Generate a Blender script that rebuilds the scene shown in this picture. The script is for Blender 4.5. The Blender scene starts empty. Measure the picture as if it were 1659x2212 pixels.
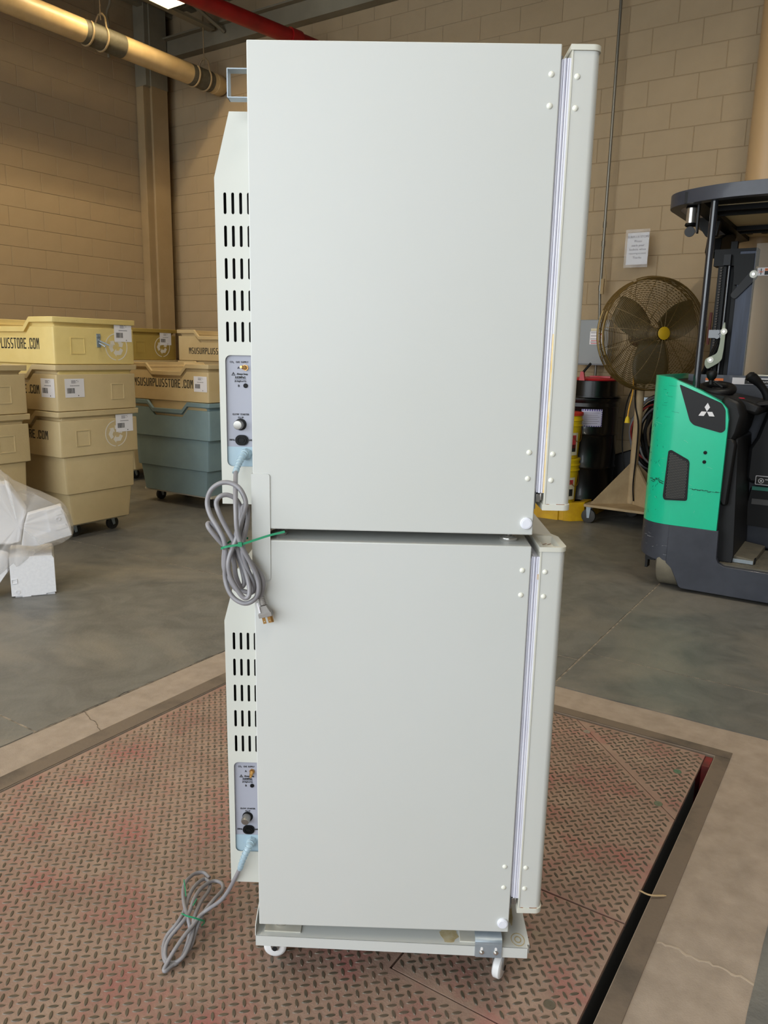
import bpy, math, random
import numpy as np
from mathutils import Vector, Matrix
from mathutils.geometry import tessellate_polygon as tess

SC = bpy.context.scene
COL = SC.collection
random.seed(7)
RNG = np.random.default_rng(5)
R = math.radians
PI = math.pi
PW, PH = 1659, 2212

# ------------------------------------------------------------------ camera
cam_d = bpy.data.cameras.new('camera'); cam = bpy.data.objects.new('camera', cam_d); COL.objects.link(cam)
FPX = 1661.0
cam_d.sensor_fit = 'HORIZONTAL'; cam_d.sensor_width = 36.0; cam_d.lens = FPX * 36.0 / PW
cam_d.clip_start = 0.02; cam_d.clip_end = 200
_p, _r = R(11.72), R(1.175)
_f = Vector((0, math.cos(_p), -math.sin(_p))); _rt = Vector((1, 0, 0)); _up = _rt.cross(_f)
_rt2 = math.cos(_r) * _rt + math.sin(_r) * _up; _up2 = -math.sin(_r) * _rt + math.cos(_r) * _up
_m = Matrix((_rt2, _up2, -_f)).transposed().to_4x4(); _m.translation = Vector((0, 0, 1.40))
cam.matrix_world = _m
SC.camera = cam
SC.view_settings.view_transform = 'Standard'; SC.view_settings.look = 'None'
SC.view_settings.gamma = 1.0; SC.view_settings.use_curve_mapping = False
SC.view_settings.exposure = 0.0

# ------------------------------------------------------------------ frames
TH = 32.8          # the building (and everything square to it) is turned this much from the view axis
TW = 33.5          # the block walls
class Frame:
    def __init__(s, deg, origin=(0, 0, 0)):
        s.rot = -R(deg); s.o = Vector(origin)
        s.M = Matrix.Translation(s.o) @ Matrix.Rotation(s.rot, 4, 'Z')
    def w(s, p): return s.M @ Vector(p)
FB = Frame(TH); FW = Frame(TW)
FU = Frame(math.degrees(0.017), (0, 1.475, 0))     # the two incubators
FF = Frame(-23.6, (-2.09, 4.143, 0))               # the packing foam

# ------------------------------------------------------------------ world and lamps
world = bpy.data.worlds.new('overcast_sky'); SC.world = world; world.use_nodes = True
wb = world.node_tree.nodes['Background']; wb.inputs[0].default_value = (0.80, 0.90, 1.0, 1); wb.inputs[1].default_value = 0.8
def area(name, frame, loc, target, sx, sy, watts, col):
    d = bpy.data.lights.new(name, 'AREA'); d.shape = 'RECTANGLE'; d.size = sx; d.size_y = sy; d.energy = watts; d.color = col
    o = bpy.data.objects.new(name, d); COL.objects.link(o)
    a = frame.w(loc); b = frame.w(target); o.location = a
    o.rotation_euler = (b - a).to_track_quat('-Z', 'Y').to_euler()
    return o
DAY = (0.90, 0.96, 1.0); WARM = (1.0, 0.80, 0.50)
area('dock_door_daylight', FW, (-2.2, -4.4, 2.6), (-1.6, 3.0, 0.7), 9.6, 3.4, 490, DAY)
# fluorescent fixtures, several of them added fill; lamps sit inside their reflectors (see below)

# ------------------------------------------------------------------ helpers
def s2l(c):
    return tuple(((x / 255.0) / 12.92 if x <= 10 else (((x / 255.0) + 0.055) / 1.055) ** 2.4) for x in c)
MATS = {}
def mat(name, rgb, rough=0.5, metal=0.0, rgb2=None, scale=8.0, detail=4.0, contrast=(0.35, 0.65), bump=0.0, bscale=60.0,
        coat=0.0, rgb3=None, scale3=3.0, c3=(0.55, 0.6), dist=0.0, coatr=0.03, trans=0.0, alpha=1.0, emit=None, estr=0.0, aniso=None, spec=None):
    if name in MATS: return MATS[name]
    m = bpy.data.materials.new(name); m.use_nodes = True; MATS[name] = m
    nt = m.node_tree; N = nt.nodes; L = nt.links; b = N['Principled BSDF']
    b.inputs['Base Color'].default_value = (*s2l(rgb), 1); b.inputs['Roughness'].default_value = rough
    b.inputs['Metallic'].default_value = metal; b.inputs['Coat Weight'].default_value = coat; b.inputs['Coat Roughness'].default_value = coatr
    if spec is not None: b.inputs['Specular IOR Level'].default_value = spec
    if trans: b.inputs['Transmission Weight'].default_value = trans
    b.inputs['Alpha'].default_value = alpha
    if emit: b.inputs['Emission Color'].default_value = (*s2l(emit), 1); b.inputs['Emission Strength'].default_value = estr
    tc = N.new('ShaderNodeTexCoord')
    def noise(sc, det, vec=None, st=None):
        n = N.new('ShaderNodeTexNoise'); n.inputs['Scale'].default_value = sc; n.inputs['Detail'].default_value = det
        n.inputs['Roughness'].default_value = 0.6; n.inputs['Distortion'].default_value = dist if sc < 30 else 0
        if st:
            mp = N.new('ShaderNodeMapping'); mp.inputs['Scale'].default_value = st; L.new(tc.outputs['Object'], mp.inputs[0]); L.new(mp.outputs[0], n.inputs['Vector'])
        else: L.new(tc.outputs['Object'], n.inputs['Vector'])
        return n
    def mix(fac, a, bb):
        x = N.new('ShaderNodeMix'); x.data_type = 'RGBA'
        L.new(fac, x.inputs[0])
        for i, v in ((6, a), (7, bb)):
            if isinstance(v, tuple): x.inputs[i].default_value = (*s2l(v), 1)
            else: L.new(v, x.inputs[i])
        return x.outputs[2]
    out = None
    if rgb2:
        n = noise(scale, detail, st=aniso); mr = N.new('ShaderNodeMapRange'); mr.inputs[1].default_value, mr.inputs[2].default_value = contrast
        L.new(n.outputs['Fac'], mr.inputs[0]); out = mix(mr.outputs[0], rgb, rgb2)
    if rgb3:
        n = noise(scale3, 6, st=aniso); mr = N.new('ShaderNodeMapRange'); mr.inputs[1].default_value, mr.inputs[2].default_value = c3
        L.new(n.outputs['Fac'], mr.inputs[0]); out = mix(mr.outputs[0], out if out else rgb, rgb3)
    if out: L.new(out, b.inputs['Base Color'])
    if bump:
        n = noise(bscale, 5); bp = N.new('ShaderNodeBump'); bp.inputs['Strength'].default_value = 1.0; bp.inputs['Distance'].default_value = bump
        L.new(n.outputs['Fac'], bp.inputs['Height']); L.new(bp.outputs[0], b.inputs['Normal'])
    return m

def crspline(pts, per=6):
    P = [np.array(p, float) for p in pts]; P = [2 * P[0] - P[1]] + P + [2 * P[-1] - P[-2]]
    out = []
    for i in range(1, len(P) - 2):
        p0, p1, p2, p3 = P[i - 1:i + 3]
        for k in range(per):
            t = k / per
            out.append(0.5 * ((2 * p1) + (-p0 + p2) * t + (2 * p0 - 5 * p1 + 4 * p2 - p3) * t * t + (-p0 + 3 * p1 - 3 * p2 + p3) * t ** 3))
    out.append(P[-2]); return out

class MB:
    """collects shapes (in a frame's own coordinates) and links them as ONE mesh object"""
    def __init__(s): s.v = []; s.f = []
    def add(s, vs, fs):
        o = len(s.v); s.v += [tuple(map(float, v)) for v in vs]; s.f += [tuple(o + i for i in f) for f in fs]; return s
    def box(s, a, b):
        x0, y0, z0 = a; x1, y1, z1 = b
        return s.add([(x0, y0, z0), (x1, y0, z0), (x1, y1, z0), (x0, y1, z0), (x0, y0, z1), (x1, y0, z1), (x1, y1, z1), (x0, y1, z1)],
                     [(0, 3, 2, 1), (4, 5, 6, 7), (0, 1, 5, 4), (1, 2, 6, 5), (2, 3, 7, 6), (3, 0, 4, 7)])
    def hexa(s, P): return s.add(P, [(0, 3, 2, 1), (4, 5, 6, 7), (0, 1, 5, 4), (1, 2, 6, 5), (2, 3, 7, 6), (3, 0, 4, 7)])
    def cyl(s, p0, p1, r0, r1=None, n=20, caps=True):
        r1 = r0 if r1 is None else r1
        p0, p1 = Vector(p0), Vector(p1); d = (p1 - p0).normalized()
        a = d.orthogonal().normalized(); b = d.cross(a); vs = []
        for p, r in ((p0, r0), (p1, r1)):
            for i in range(n): t = 2 * PI * i / n; vs.append(p + a * (r * math.cos(t)) + b * (r * math.sin(t)))
        fs = [(i, (i + 1) % n, n + (i + 1) % n, n + i) for i in range(n)]
        if caps: fs += [tuple(range(n - 1, -1, -1)), tuple(range(n, 2 * n))]
        return s.add(vs, fs)
    def lathe(s, c, axis, prof, n=24):
        """prof: (distance along axis, radius)"""
        c = Vector(c); d = Vector(axis).normalized(); a = d.orthogonal().normalized(); b = d.cross(a); vs = []
        for h, r in prof:
            for i in range(n): t = 2 * PI * i / n; vs.append(c + d * h + a * (r * math.cos(t)) + b * (r * math.sin(t)))
        fs = [(k * n + i, k * n + (i + 1) % n, (k + 1) * n + (i + 1) % n, (k + 1) * n + i) for k in range(len(prof) - 1) for i in range(n)]
        fs += [tuple(range(n - 1, -1, -1)), tuple(range((len(prof) - 1) * n, len(prof) * n))]
        return s.add(vs, fs)
    def tube(s, pts, r, n=8, closed=False, caps=True):
        P = [Vector(p) for p in pts]; m = len(P); vs = []; fs = []; nor = None
        for i in range(m):
            if closed: t = (P[(i + 1) % m] - P[i - 1])
            else: t = P[min(i + 1, m - 1)] - P[max(i - 1, 0)]
            t.normalize()
            if nor is None: nor = t.orthogonal().normalized()
            nor = (nor - t * nor.dot(t)).normalized(); bi = t.cross(nor)
            rr = r[i] if isinstance(r, (list, tuple)) else r
            for k in range(n): a = 2 * PI * k / n; vs.append(P[i] + nor * (rr * math.cos(a)) + bi * (rr * math.sin(a)))
        for i in range(m if closed else m - 1):
            j = (i + 1) % m
            for k in range(n): fs.append((i * n + k, i * n + (k + 1) % n, j * n + (k + 1) % n, j * n + k))
        if caps and not closed: fs += [tuple(range(n - 1, -1, -1)), tuple(range((m - 1) * n, m * n))]
        return s.add(vs, fs)
    def torus(s, c, axis, Rr, r, N=48, n=6, a0=0, a1=None):
        c = Vector(c); d = Vector(axis).normalized(); a = d.orthogonal().normalized(); b = d.cross(a)
        return s.tube([c + a * (Rr * math.cos(2 * PI * i / N)) + b * (Rr * math.sin(2 * PI * i / N)) for i in range(N)], r, n, closed=True)
    def dome(s, c, axis, r, h, n=12):
        return s.lathe(c, axis, [(0, r), (h * 0.45, r * 0.93), (h * 0.8, r * 0.65), (h, r * 0.15)], n)
    def poly(s, pts, t0, t1, plane='xz', holes=()):
        """flat outline (with holes) extruded; plane 'xz': outline in x,z, thickness along y; 'xy': along z; 'yz': along x"""
        loops = [list(pts)] + [list(h) for h in holes]; n = sum(len(l) for l in loops)
        tris = tess([[Vector((p[0], p[1], 0)) for p in l] for l in loops])
        flat = [p for l in loops for p in l]; o = []
        lo, hi = min(t0, t1), max(t0, t1)
        for t in (lo, hi):
            for p in flat: o.append((p[0], t, p[1]) if plane == 'xz' else (p[0], p[1], t) if plane == 'xy' else (t, p[0], p[1]))
        fs = []
        flip = plane == 'xz'
        for t in tris:
            A, B, C = flat[t[0]], flat[t[1]], flat[t[2]]
            ccw = (B[0] - A[0]) * (C[1] - A[1]) - (B[1] - A[1]) * (C[0] - A[0]) > 0
            t = tuple(t) if ccw else tuple(t)[::-1]
            # outward: the 'hi' face of xy / yz looks along +, for xz the 'lo' face looks at -y
            a, b = (t, tuple(n + i for i in t)[::-1]) if flip else (t[::-1], tuple(n + i for i in t))
            fs += [a, b]
        st = 0
        for li, l in enumerate(loops):
            m = len(l); ar = sum(l[i][0] * l[(i + 1) % m][1] - l[(i + 1) % m][0] * l[i][1] for i in range(m))
            fwd = (ar > 0) ^ (li > 0) ^ flip
            for i in range(m):
                p, q = st + i, st + (i + 1) % m
                fs.append((p, q, n + q, n + p) if fwd else (q, p, n + p, n + q))
            st += m
        return s.add(o, fs)
    def text(s, body, size, x, z, y0, y1, plane='xz', align='CENTER', sx=1.0, offset=0.0, flip=False):
        cu = bpy.data.curves.new('tmp', 'FONT'); cu.body = body; cu.size = size; cu.align_x = align; cu.align_y = 'CENTER'
        cu.extrude = abs(y1 - y0) / 2; cu.resolution_u = 2; cu.offset = offset
        return s._curve(cu, (y0 + y1) / 2, plane, (x, z), sx)
    def _curve(s, cu, mid, plane, off=(0, 0), sx=1.0):
        o = bpy.data.objects.new('tmp', cu); COL.objects.link(o); dg = bpy.context.evaluated_depsgraph_get()
        me = bpy.data.meshes.new_from_object(o.evaluated_get(dg))
        vs = []
        for v in me.vertices:
            a, b, c = v.co.x * sx + off[0], v.co.y + off[1], v.co.z
            vs.append((a, mid - c, b) if plane == 'xz' else (a, b, mid + c) if plane == 'xy' else (mid + c, a, b))
        s.add(vs, [tuple(p.vertices) for p in me.polygons])
        bpy.data.objects.remove(o); bpy.data.meshes.remove(me); bpy.data.curves.remove(cu)
        return s
    def xform(s, M, start=0):
        for i in range(start, len(s.v)): s.v[i] = tuple(M @ Vector(s.v[i]))
        return s
    def build(s, name, m, parent=None, frame=None, base=(0, 0, 0), bevel=0.0, smooth=40, seg=2):
        if parent is not None: base = ORG[parent.name]
        b = Vector(base)
        me = bpy.data.meshes.new(name); me.from_pydata([tuple(Vector(v) - b) for v in s.v], [], s.f); me.validate(); me.update()
        me.materials.append(m)
        if smooth:
            me.polygons.foreach_set('use_smooth', [True] * len(me.polygons)); me.set_sharp_from_angle(angle=R(smooth))
        o = bpy.data.objects.new(name, me); COL.objects.link(o); ORG[o.name] = tuple(b)
        if parent is not None: o.parent = parent
        else:
            fr = frame or FB; o.location = fr.w(b); o.rotation_euler = (0, 0, fr.rot)
        if bevel:
            md = o.modifiers.new('bevel', 'BEVEL'); md.width = bevel; md.segments = seg; md.limit_method = 'ANGLE'; md.angle_limit = R(35)
        return o
ORG = {}
def tag(o, label, cat, group=None):
    o['label'] = label; o['category'] = cat
    if group: o['group'] = group
    return o
def thing(name, label, cat, frame, base, group=None):
    o = bpy.data.objects.new(name, None); o.empty_display_size = 0.05; COL.objects.link(o)
    o.location = frame.w(base); o.rotation_euler = (0, 0, frame.rot); ORG[o.name] = tuple(base)
    return tag(o, label, cat, group)
def struct(o): o['kind'] = 'structure'; return o
def rrect(x0, z0, x1, z1, r, n=5):
    out = []
    for cx, cz, a in ((x1 - r, z1 - r, 0), (x0 + r, z1 - r, 90), (x0 + r, z0 + r, 180), (x1 - r, z0 + r, 270)):
        for k in range(n + 1): t = R(a + 90 * k / n); out.append((cx + r * math.cos(t), cz + r * math.sin(t)))
    return out
def circ(x, z, r, n=16, sz=1.0): return [(x + r * math.cos(2 * PI * k / n), z + r * sz * math.sin(2 * PI * k / n)) for k in range(n)]
def slot(x, z0, z1, w):
    r = w / 2; return [(x + r * math.cos(R(a)), z1 - r + r * math.sin(R(a))) for a in range(0, 181, 30)] + [(x + r * math.cos(R(a)), z0 + r + r * math.sin(R(a))) for a in range(180, 361, 30)]
def rounded(pts, r, n=4):
    """round every corner of a closed outline"""
    out = []; m = len(pts)
    for i in range(m):
        p = Vector(pts[i]).to_2d() if len(pts[i]) > 2 else Vector(pts[i]); a = Vector(pts[i - 1]); b = Vector(pts[(i + 1) % m])
        da, db = a - p, b - p; q = min(r, da.length * 0.45, db.length * 0.45); A = p + da.normalized() * q; B = p + db.normalized() * q
        for k in range(n + 1):
            t = k / n; out.append(tuple((1 - t) ** 2 * A + 2 * t * (1 - t) * p + t * t * B))
    return out

# ------------------------------------------------------------------ materials
M_wall = mat('painted_block', (162, 142, 112), 0.75, rgb2=(153, 133, 103), scale=1.2, bump=0.0012, bscale=90)
M_joint = mat('painted_joint', (146, 127, 98), 0.85)
M_steelpaint = mat('tan_painted_steel', (158, 136, 102), 0.5, rgb2=(146, 124, 90), scale=2)
M_white_ceiling = mat('white_ceiling_paint', (134, 127, 108), 0.75, rgb2=(116, 109, 92), scale=1.5)
M_slab = mat('dark_sealed_concrete', (114, 113, 108), 0.45, rgb2=(90, 89, 86), scale=4.5, detail=12, contrast=(0.32, 0.70), bump=0.0012, bscale=70,
             rgb3=(130, 124, 114), scale3=1.1, c3=(0.48, 0.72), dist=1.6)
M_conc = mat('light_concrete', (166, 151, 136), 0.85, rgb2=(142, 128, 114), scale=14, detail=12, contrast=(.3,.75), bump=0.0009, bscale=220)
M_strip = mat('dirty_edge_concrete', (112, 98, 84), 0.75, rgb2=(66, 60, 53), scale=3.5, detail=7, contrast=(0.5, 0.72), bump=0.001, bscale=80)
M_chip = mat('chipped_concrete', (176, 160, 142), 0.9)
M_pit = mat('black_pit', (12, 11, 10), 0.9)
M_plate = mat('worn_red_steel_plate', (158, 134, 118), 0.55, rgb2=(140, 112, 99), scale=7, detail=8, contrast=(0.35, 0.65),
              rgb3=(156, 92, 88), scale3=5.5, c3=(0.50, 0.74), bump=0.0012, bscale=170)
M_lug = mat('worn_lug_steel', (86, 80, 68), 0.42, metal=0.25, rgb2=(112, 98, 84), scale=10)
M_body = mat('offwhite_enamel', (205, 207, 204), 0.38, rgb2=(203, 205, 201), scale=1.5, spec=0.45)
M_door = mat('offwhite_door_enamel', (206, 207, 202), 0.33)
M_cap = mat('offwhite_plastic', (213, 213, 204), 0.4, rgb2=(214, 212, 198), scale=20)
M_cover = mat('offwhite_cover_enamel', (199, 200, 192), 0.42)
M_gask = mat('white_gasket_rubber', (224, 224, 234), 0.35, rgb2=(214, 214, 227), scale=9)
M_stain = mat('orange_stained_rubber', (228, 196, 130), 0.5, rgb2=(236, 222, 190), scale=26)
M_riv = mat('cream_rivet_plastic', (236, 236, 224), 0.35)
M_disc = mat('white_plug_plastic', (234, 236, 246), 0.3)
M_chrome = mat('chrome', (206, 203, 198), 0.22, metal=0.85)
M_zinc = mat('zinc_plated_steel', (166, 176, 184), 0.36, metal=0.4, rgb2=(150, 162, 172), scale=22)
M_dark = mat('dark_interior', (16, 17, 17), 0.8)
M_gpanel = mat('lilac_grey_panel', (158, 160, 172), 0.45)
M_bpanel = mat('pale_blue_plastic', (160, 182, 194), 0.4)
M_ink = mat('black_print', (26, 26, 26), 0.6)
M_blk = mat('black_plastic', (8, 9, 10), 0.5, spec=.25)
M_brass = mat('brass', (190, 146, 84), 0.3, metal=0.8)
M_silver = mat('brushed_silver', (150, 147, 142), 0.35, metal=0.8)
M_cord = mat('grey_cord', (140, 138, 142), 0.38)
M_plugm = mat('grey_plug', (142, 138, 134), 0.45)
M_tie = mat('green_cable_tie', (34, 140, 98), 0.4)
M_rust = mat('rust_stain', (150, 96, 52), 0.8, rgb2=(120, 62, 28), scale=60)
M_water = mat('water_stain', (196, 184, 152), 0.6, rgb2=(176, 158, 116), scale=50)
M_castw = mat('white_caster_nylon', (232, 231, 230), 0.4)
M_paper = mat('white_paper', (224, 222, 226), 0.6)
M_grey = mat('grey_print', (120, 118, 124), 0.6)
M_foam = mat('white_foam', (232, 232, 235), 0.9, rgb2=(224, 224, 228), scale=60, bump=0.0006, bscale=300)

# ================================================================== SETTING
UL, WB, UR, WF, ZC = -8.15, 7.15, 6.5, -4.8, 5.35
# floor: dark slabs with open joints on a lighter concrete base, a pit under the scale platform
def flo():
    PU0, PU1, PW0, PW1 = -2.228, -0.360, -0.9, 2.800
    b = MB()
    X = (-9.5, PU0, PU1, 7.5); Y = (-5, PW0, PW1, 9)
    for i in range(3):
        for j in range(3):
            if i == 1 and j == 1: continue
            b.box((X[i], Y[j], -0.12), (X[i + 1], Y[j + 1], -0.004))
    fl = struct(b.build('floor', M_conc, None, FB, (0, 0, 0), smooth=0))
    MB().box((PU0 - .02, PW0 - .02, -0.5), (PU1 + .02, PW1 + .02, -0.42)).build('pit_bottom', M_pit, fl, smooth=0)
    w = MB(); w.box((PU0 - .02, PW0, -.45), (PU0, PW1, -.12)); w.box((PU1, PW0, -.45), (PU1 + .02, PW1, -.12)); w.box((PU0, PW1, -.45), (PU1, PW1 + .02, -.12)); w.box((PU0, PW0 - .02, -.45), (PU1, PW0, -.12))
    w.build('pit_wall', M_pit, fl, smooth=0)
    rr = random.Random(3)
    def jag(a, b, amp, n):
        out = []
        for k in range(n):
            t = k / n; q = 0 if k == 0 else amp * rr.uniform(-1, 1) * (1 if rr.random() < .75 else 2.4)
            out.append((a[0] + (b[0] - a[0]) * t + (q if a[0] == b[0] else 0), a[1] + (b[1] - a[1]) * t + (q if a[1] == b[1] else 0)))
        return out
    def slab(x0, y0, x1, y1, je=''):
        P = (x0, y0), (x1, y0), (x1, y1), (x0, y1); out = []
        for k, e in enumerate('srnl'):
            a, c = P[k], P[(k + 1) % 4]
            out += jag(a, c, 0.0035 if e != 's' or y0 < 3.2 else .0016, 60) if e in je else [a]
        MB().poly(out, -0.02, 0.0, 'xy').build('floor_slab', M_slab, fl, smooth=0)
    slab(-9, 3.376, -1.070, 7.6, 'rs'); slab(-1.060, 3.485, 7, 7.6, 's')
    slab(-2.487, 3.037, -1.070, 3.367, 's'); slab(-1.060, 3.037, 7, 3.477, 's')
    slab(-9, 1.515, -2.490, 3.367, 'r'); slab(-9, -4.5, -2.490, 1.506, 'r')
    slab(-0.083, -4.5, 7, 3.031, 'l')
    for a, b in (((-9, 3.3665), (-1.07, 3.3765)), ((-1.0695, 3.04), (-1.0605, 7.6)), ((-1.06, 3.4765), (7, 3.4855)), ((-9, 1.5055), (-2.49, 1.5155)), ((-2.4905, 1.5), (-2.4865, 3.37))):
        MB().box((*a, -.01), (*b, -.0012)).build('joint_filler', mat('joint_mortar', (160, 148, 132), .9, rgb2=(90, 84, 76), scale=30), fl, smooth=0)
    # darker strips of concrete along the platform gap
    MB().box((-0.358, -0.9, -.02), (-0.309, 2.80, -.001)).build('edge_strip', M_strip, fl, smooth=0)
    MB().box((-2.303, -0.9, -.02), (-2.230, 2.80, -.001)).build('edge_strip', M_strip, fl, smooth=0)
    MB().box((-2.303, 2.803, -.02), (-0.309, 2.853, -.001)).build('edge_strip', M_strip, fl, smooth=0)
    # cracks across the border
    def crack(p0, p1, amp, wd, m, z=-0.0035):
        n = 22; pts = []
        off = 0
        for k in range(n + 1):
            t = k / n; off = off * .7 + rr.uniform(-amp, amp)
            pts.append((p0[0] + (p1[0] - p0[0]) * t, p0[1] + (p1[1] - p0[1]) * t + off))
        up = [(x, y + wd * rr.uniform(.4, 1)) for x, y in pts]; dn = [(x, y - wd * rr.uniform(.2, .8)) for x, y in pts]
        MB().poly(up + dn[::-1], z - .002, z + .0008, 'xy').build('crack', m, fl, smooth=0)
    crack((-0.305, 1.752), (-0.086, 1.749), .006, .004, M_chip)
    crack((-2.487, 1.72), (-2.306, 1.655), .004, .0016, M_strip)
    crack((-2.487, 0.6), (-2.306, 0.62), .004, .0016, M_strip)
    crack((-0.305, 0.75), (-0.086, 0.78), .006, .003, M_chip)
    return fl
flo()

# walls of painted concrete block: mortar sheet with every block a piece
def block_mesh(L, H, D, mt=M_wall):
    b = MB(); g = 0.0016; c = 0.003
    x0, x1, z0, z1 = g, L - g, g, H - g
    b.add([(x0, 0, z0), (x1, 0, z0), (x1, 0, z1), (x0, 0, z1), (x0 + c, -D, z0 + c), (x1 - c, -D, z0 + c), (x1 - c, -D, z1 - c), (x0 + c, -D, z1 - c)],
          [(4, 5, 6, 7), (0, 1, 5, 4), (1, 2, 6, 5), (2, 3, 7, 6), (3, 0, 4, 7)])
    me = bpy.data.meshes.new('block'); me.from_pydata(b.v, [], b.f); me.materials.append(mt); return me
BL, BH = 0.4064, 0.2032
def wall(name, a0, a1, along, fixed, zoff, vis, shift):
    """along 'u' (faces -w) or 'w' (faces +u); vis(a, z) says whether the photograph shows the block"""
    b = MB()
    if along == 'u': b.box((a0, fixed, 0), (a1, fixed + .2, ZC + .3))
    else: b.box((fixed - .2, a0, 0), (fixed, a1, ZC + .3))
    w = struct(b.build(name, M_joint, None, FW, (0, 0, 0), smooth=0))
    full = block_mesh(BL, BH, 0.004); D = 0.004
    rest = MB(); cnt = 0
    nrow = int((ZC + .3) / BH) + 1
    for r in range(-1, nrow):
        z = r * BH + zoff
        if z < -.01 or z > ZC + .1: continue
        n = int((a1 - a0) / BL) + 2
        for k in range(n):
            a = a0 + shift + (k - 1) * BL + (BL / 2 if r % 2 else 0)
            lo, hi = max(a, a0 + .001), min(a + BL, a1 - .001)
            if hi - lo < 0.05: continue
            whole = hi - lo > BL - .002
            if vis((lo + hi) / 2, z + BH / 2):
                me = full if whole else block_mesh(hi - lo, BH, D)
                o = bpy.data.objects.new('block', me); COL.objects.link(o); o.parent = w
                if along == 'u': o.location = (lo, fixed + random.uniform(-.0004, .0004), z)
                else: o.location = (fixed + random.uniform(-.0004, .0004), lo + 0, z); o.rotation_euler = (0, 0, PI / 2)
                cnt += 1
            else:
                g = .0016
                if along == 'u': rest.add([(lo + g, fixed - D, z + g), (hi - g, fixed - D, z + g), (hi - g, fixed - D, z + BH - g), (lo + g, fixed - D, z + BH - g)], [(0, 1, 2, 3)])
                else: rest.add([(fixed + D, lo + g, z + g), (fixed + D, hi - g, z + g), (fixed + D, hi - g, z + BH - g), (fixed + D, lo + g, z + BH - g)], [(0, 1, 2, 3)])
    if rest.v:
        o = rest.build('block_field', M_wall, w, smooth=0); o['kind'] = 'stuff'
    return w
# a wall running along w must face +u: rotated blocks have their faces toward +u
wall('wall_left', -4.8, WB, 'w', UL, -0.002, lambda a, z: a > 3.5 and 1.5 < z < 5.1, 0.21)
wall('wall_back', UL, UR, 'u', WB, 0.04, lambda a, z: (a < -6.6 and 1.1 < z < 4.9) or (-3.0 < a < -0.2 and 0.2 < z < 4.7), 0.13)
struct(MB().box((UR, -4.8, 0), (UR + .2, WB, ZC + .3)).build('wall_right', M_wall, None, FW, (0, 0, 0), smooth=0))
# front wall (behind the photographer) with the open dock doors
fw = MB(); fw.box((UL, WF - .2, 0), (-7.2, WF, ZC + .3)); fw.box((2.8, WF - .2, 0), (UR, WF, ZC + .3)); fw.box((-7.2, WF - .2, 4.5), (2.8, WF, ZC + .3))
struct(fw.build('wall_front', M_wall, None, FW, (0, 0, 0), smooth=0))
# ceiling: ribbed white deck, ledger beam along the back wall, joists
cb = MB(); cb.box((UL, WF, ZC), (UR, WB, ZC + .1))
for k in range(70):
    x = UL + .1 + k * .21
    if x < UR - .1: cb.box((x, WF, ZC - .04), (x + .09, WB, ZC + .001))
ceil = struct(cb.build('ceiling', M_white_ceiling, None, FW, (0, 0, 0), smooth=0))
struct(MB().box((UL + .01, WB - .13, 4.84), (UR, WB - .01, 5.04)).box((UL + .01, WB - .2, 5.02), (UR, WB - .01, 5.04)).build('trim_1', M_white_ceiling, None, FW, (0, WB, 4.84), smooth=0))
j = MB()
for x in (-7.15, -5.2, -3.2, -1.2):
    j.box((x, WF, 5.26), (x + .10, WB - .02, 5.30)); j.box((x, WF, 4.96), (x + .10, WB - .2, 4.99))
    for k in range(24):
        y = WB - .3 - k * .42
        if y - .42 < WF: break
        a, b = (4.975, 5.28) if k % 2 else (5.28, 4.975)
        j.tube([(x + .05, y, a), (x + .05, y - .42, b)], .012, 6)
jo = j.build('roof_joist', M_white_ceiling, ceil, smooth=0); jo['label'] = 'white open web steel joists under the deck'
# bracing struts from the ledger
br = MB()
for x in (-6.95, -4.55): br.tube([(x, WB - .15, 4.94), (x - .12, WB - .95, 5.24)], .022, 6)
br.build('brace', M_white_ceiling, ceil)

# steel column in the corner, with its flanges
c = MB()
c.box((-8.72 + .58, 6.74, 0), (-8.14 + .02, 7.13, ZC)) if False else None
c.box((UL + .012, 6.70, 0), (UL + .030, 7.14, ZC))
c.box((UL + .03, 6.86, 0), (UL + .20, 6.885, ZC)); c.box((UL + .20, 6.76, 0), (UL + .222, 7.00, ZC))
c.box((UL + .02, 6.70, 0), (UL + .14, 6.86, ZC)); c.box((UL + .14, 6.80, 0), (UL + .20, 6.86, ZC))
col = tag(c.build('steel_column', M_steelpaint, None, FW, (UL + .1, 6.9, 0), bevel=.002), 'tall tan painted steel column standing in the corner between the block walls', 'column')
wp = MB().box((UL + .015, 6.695, 4.46), (UL + .205, 6.80, ZC - .01)); wp.build('bare_section', M_white_ceiling, col)['label'] = 'unpainted whitish upper section'
MB().box((UL + .198, 6.755, 4.46), (UL + .226, 7.004, ZC - .01)).build('bare_section', M_white_ceiling, col)['label'] = 'unpainted whitish upper flange'

# round column on the right part of the back wall
tag(MB().cyl((-1.09, 6.93, 0), (-1.09, 6.93, ZC), .155, n=40).build('round_column', mat('tan_gloss_paint', (178, 148, 108), 0.38), None, FW, (-1.09, 6.93, 0)),
    'round tan painted column against the back wall behind the forklift', 'column')
tag(MB().cyl((-0.62, 7.08, 0), (-0.62, 7.08, 4.6), .022, n=12).build('wall_pipe', M_steelpaint, None, FW, (-0.62, 7.08, 0)), 'thin tan vertical pipe on the back wall beyond the forklift windscreen', 'pipe')

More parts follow.
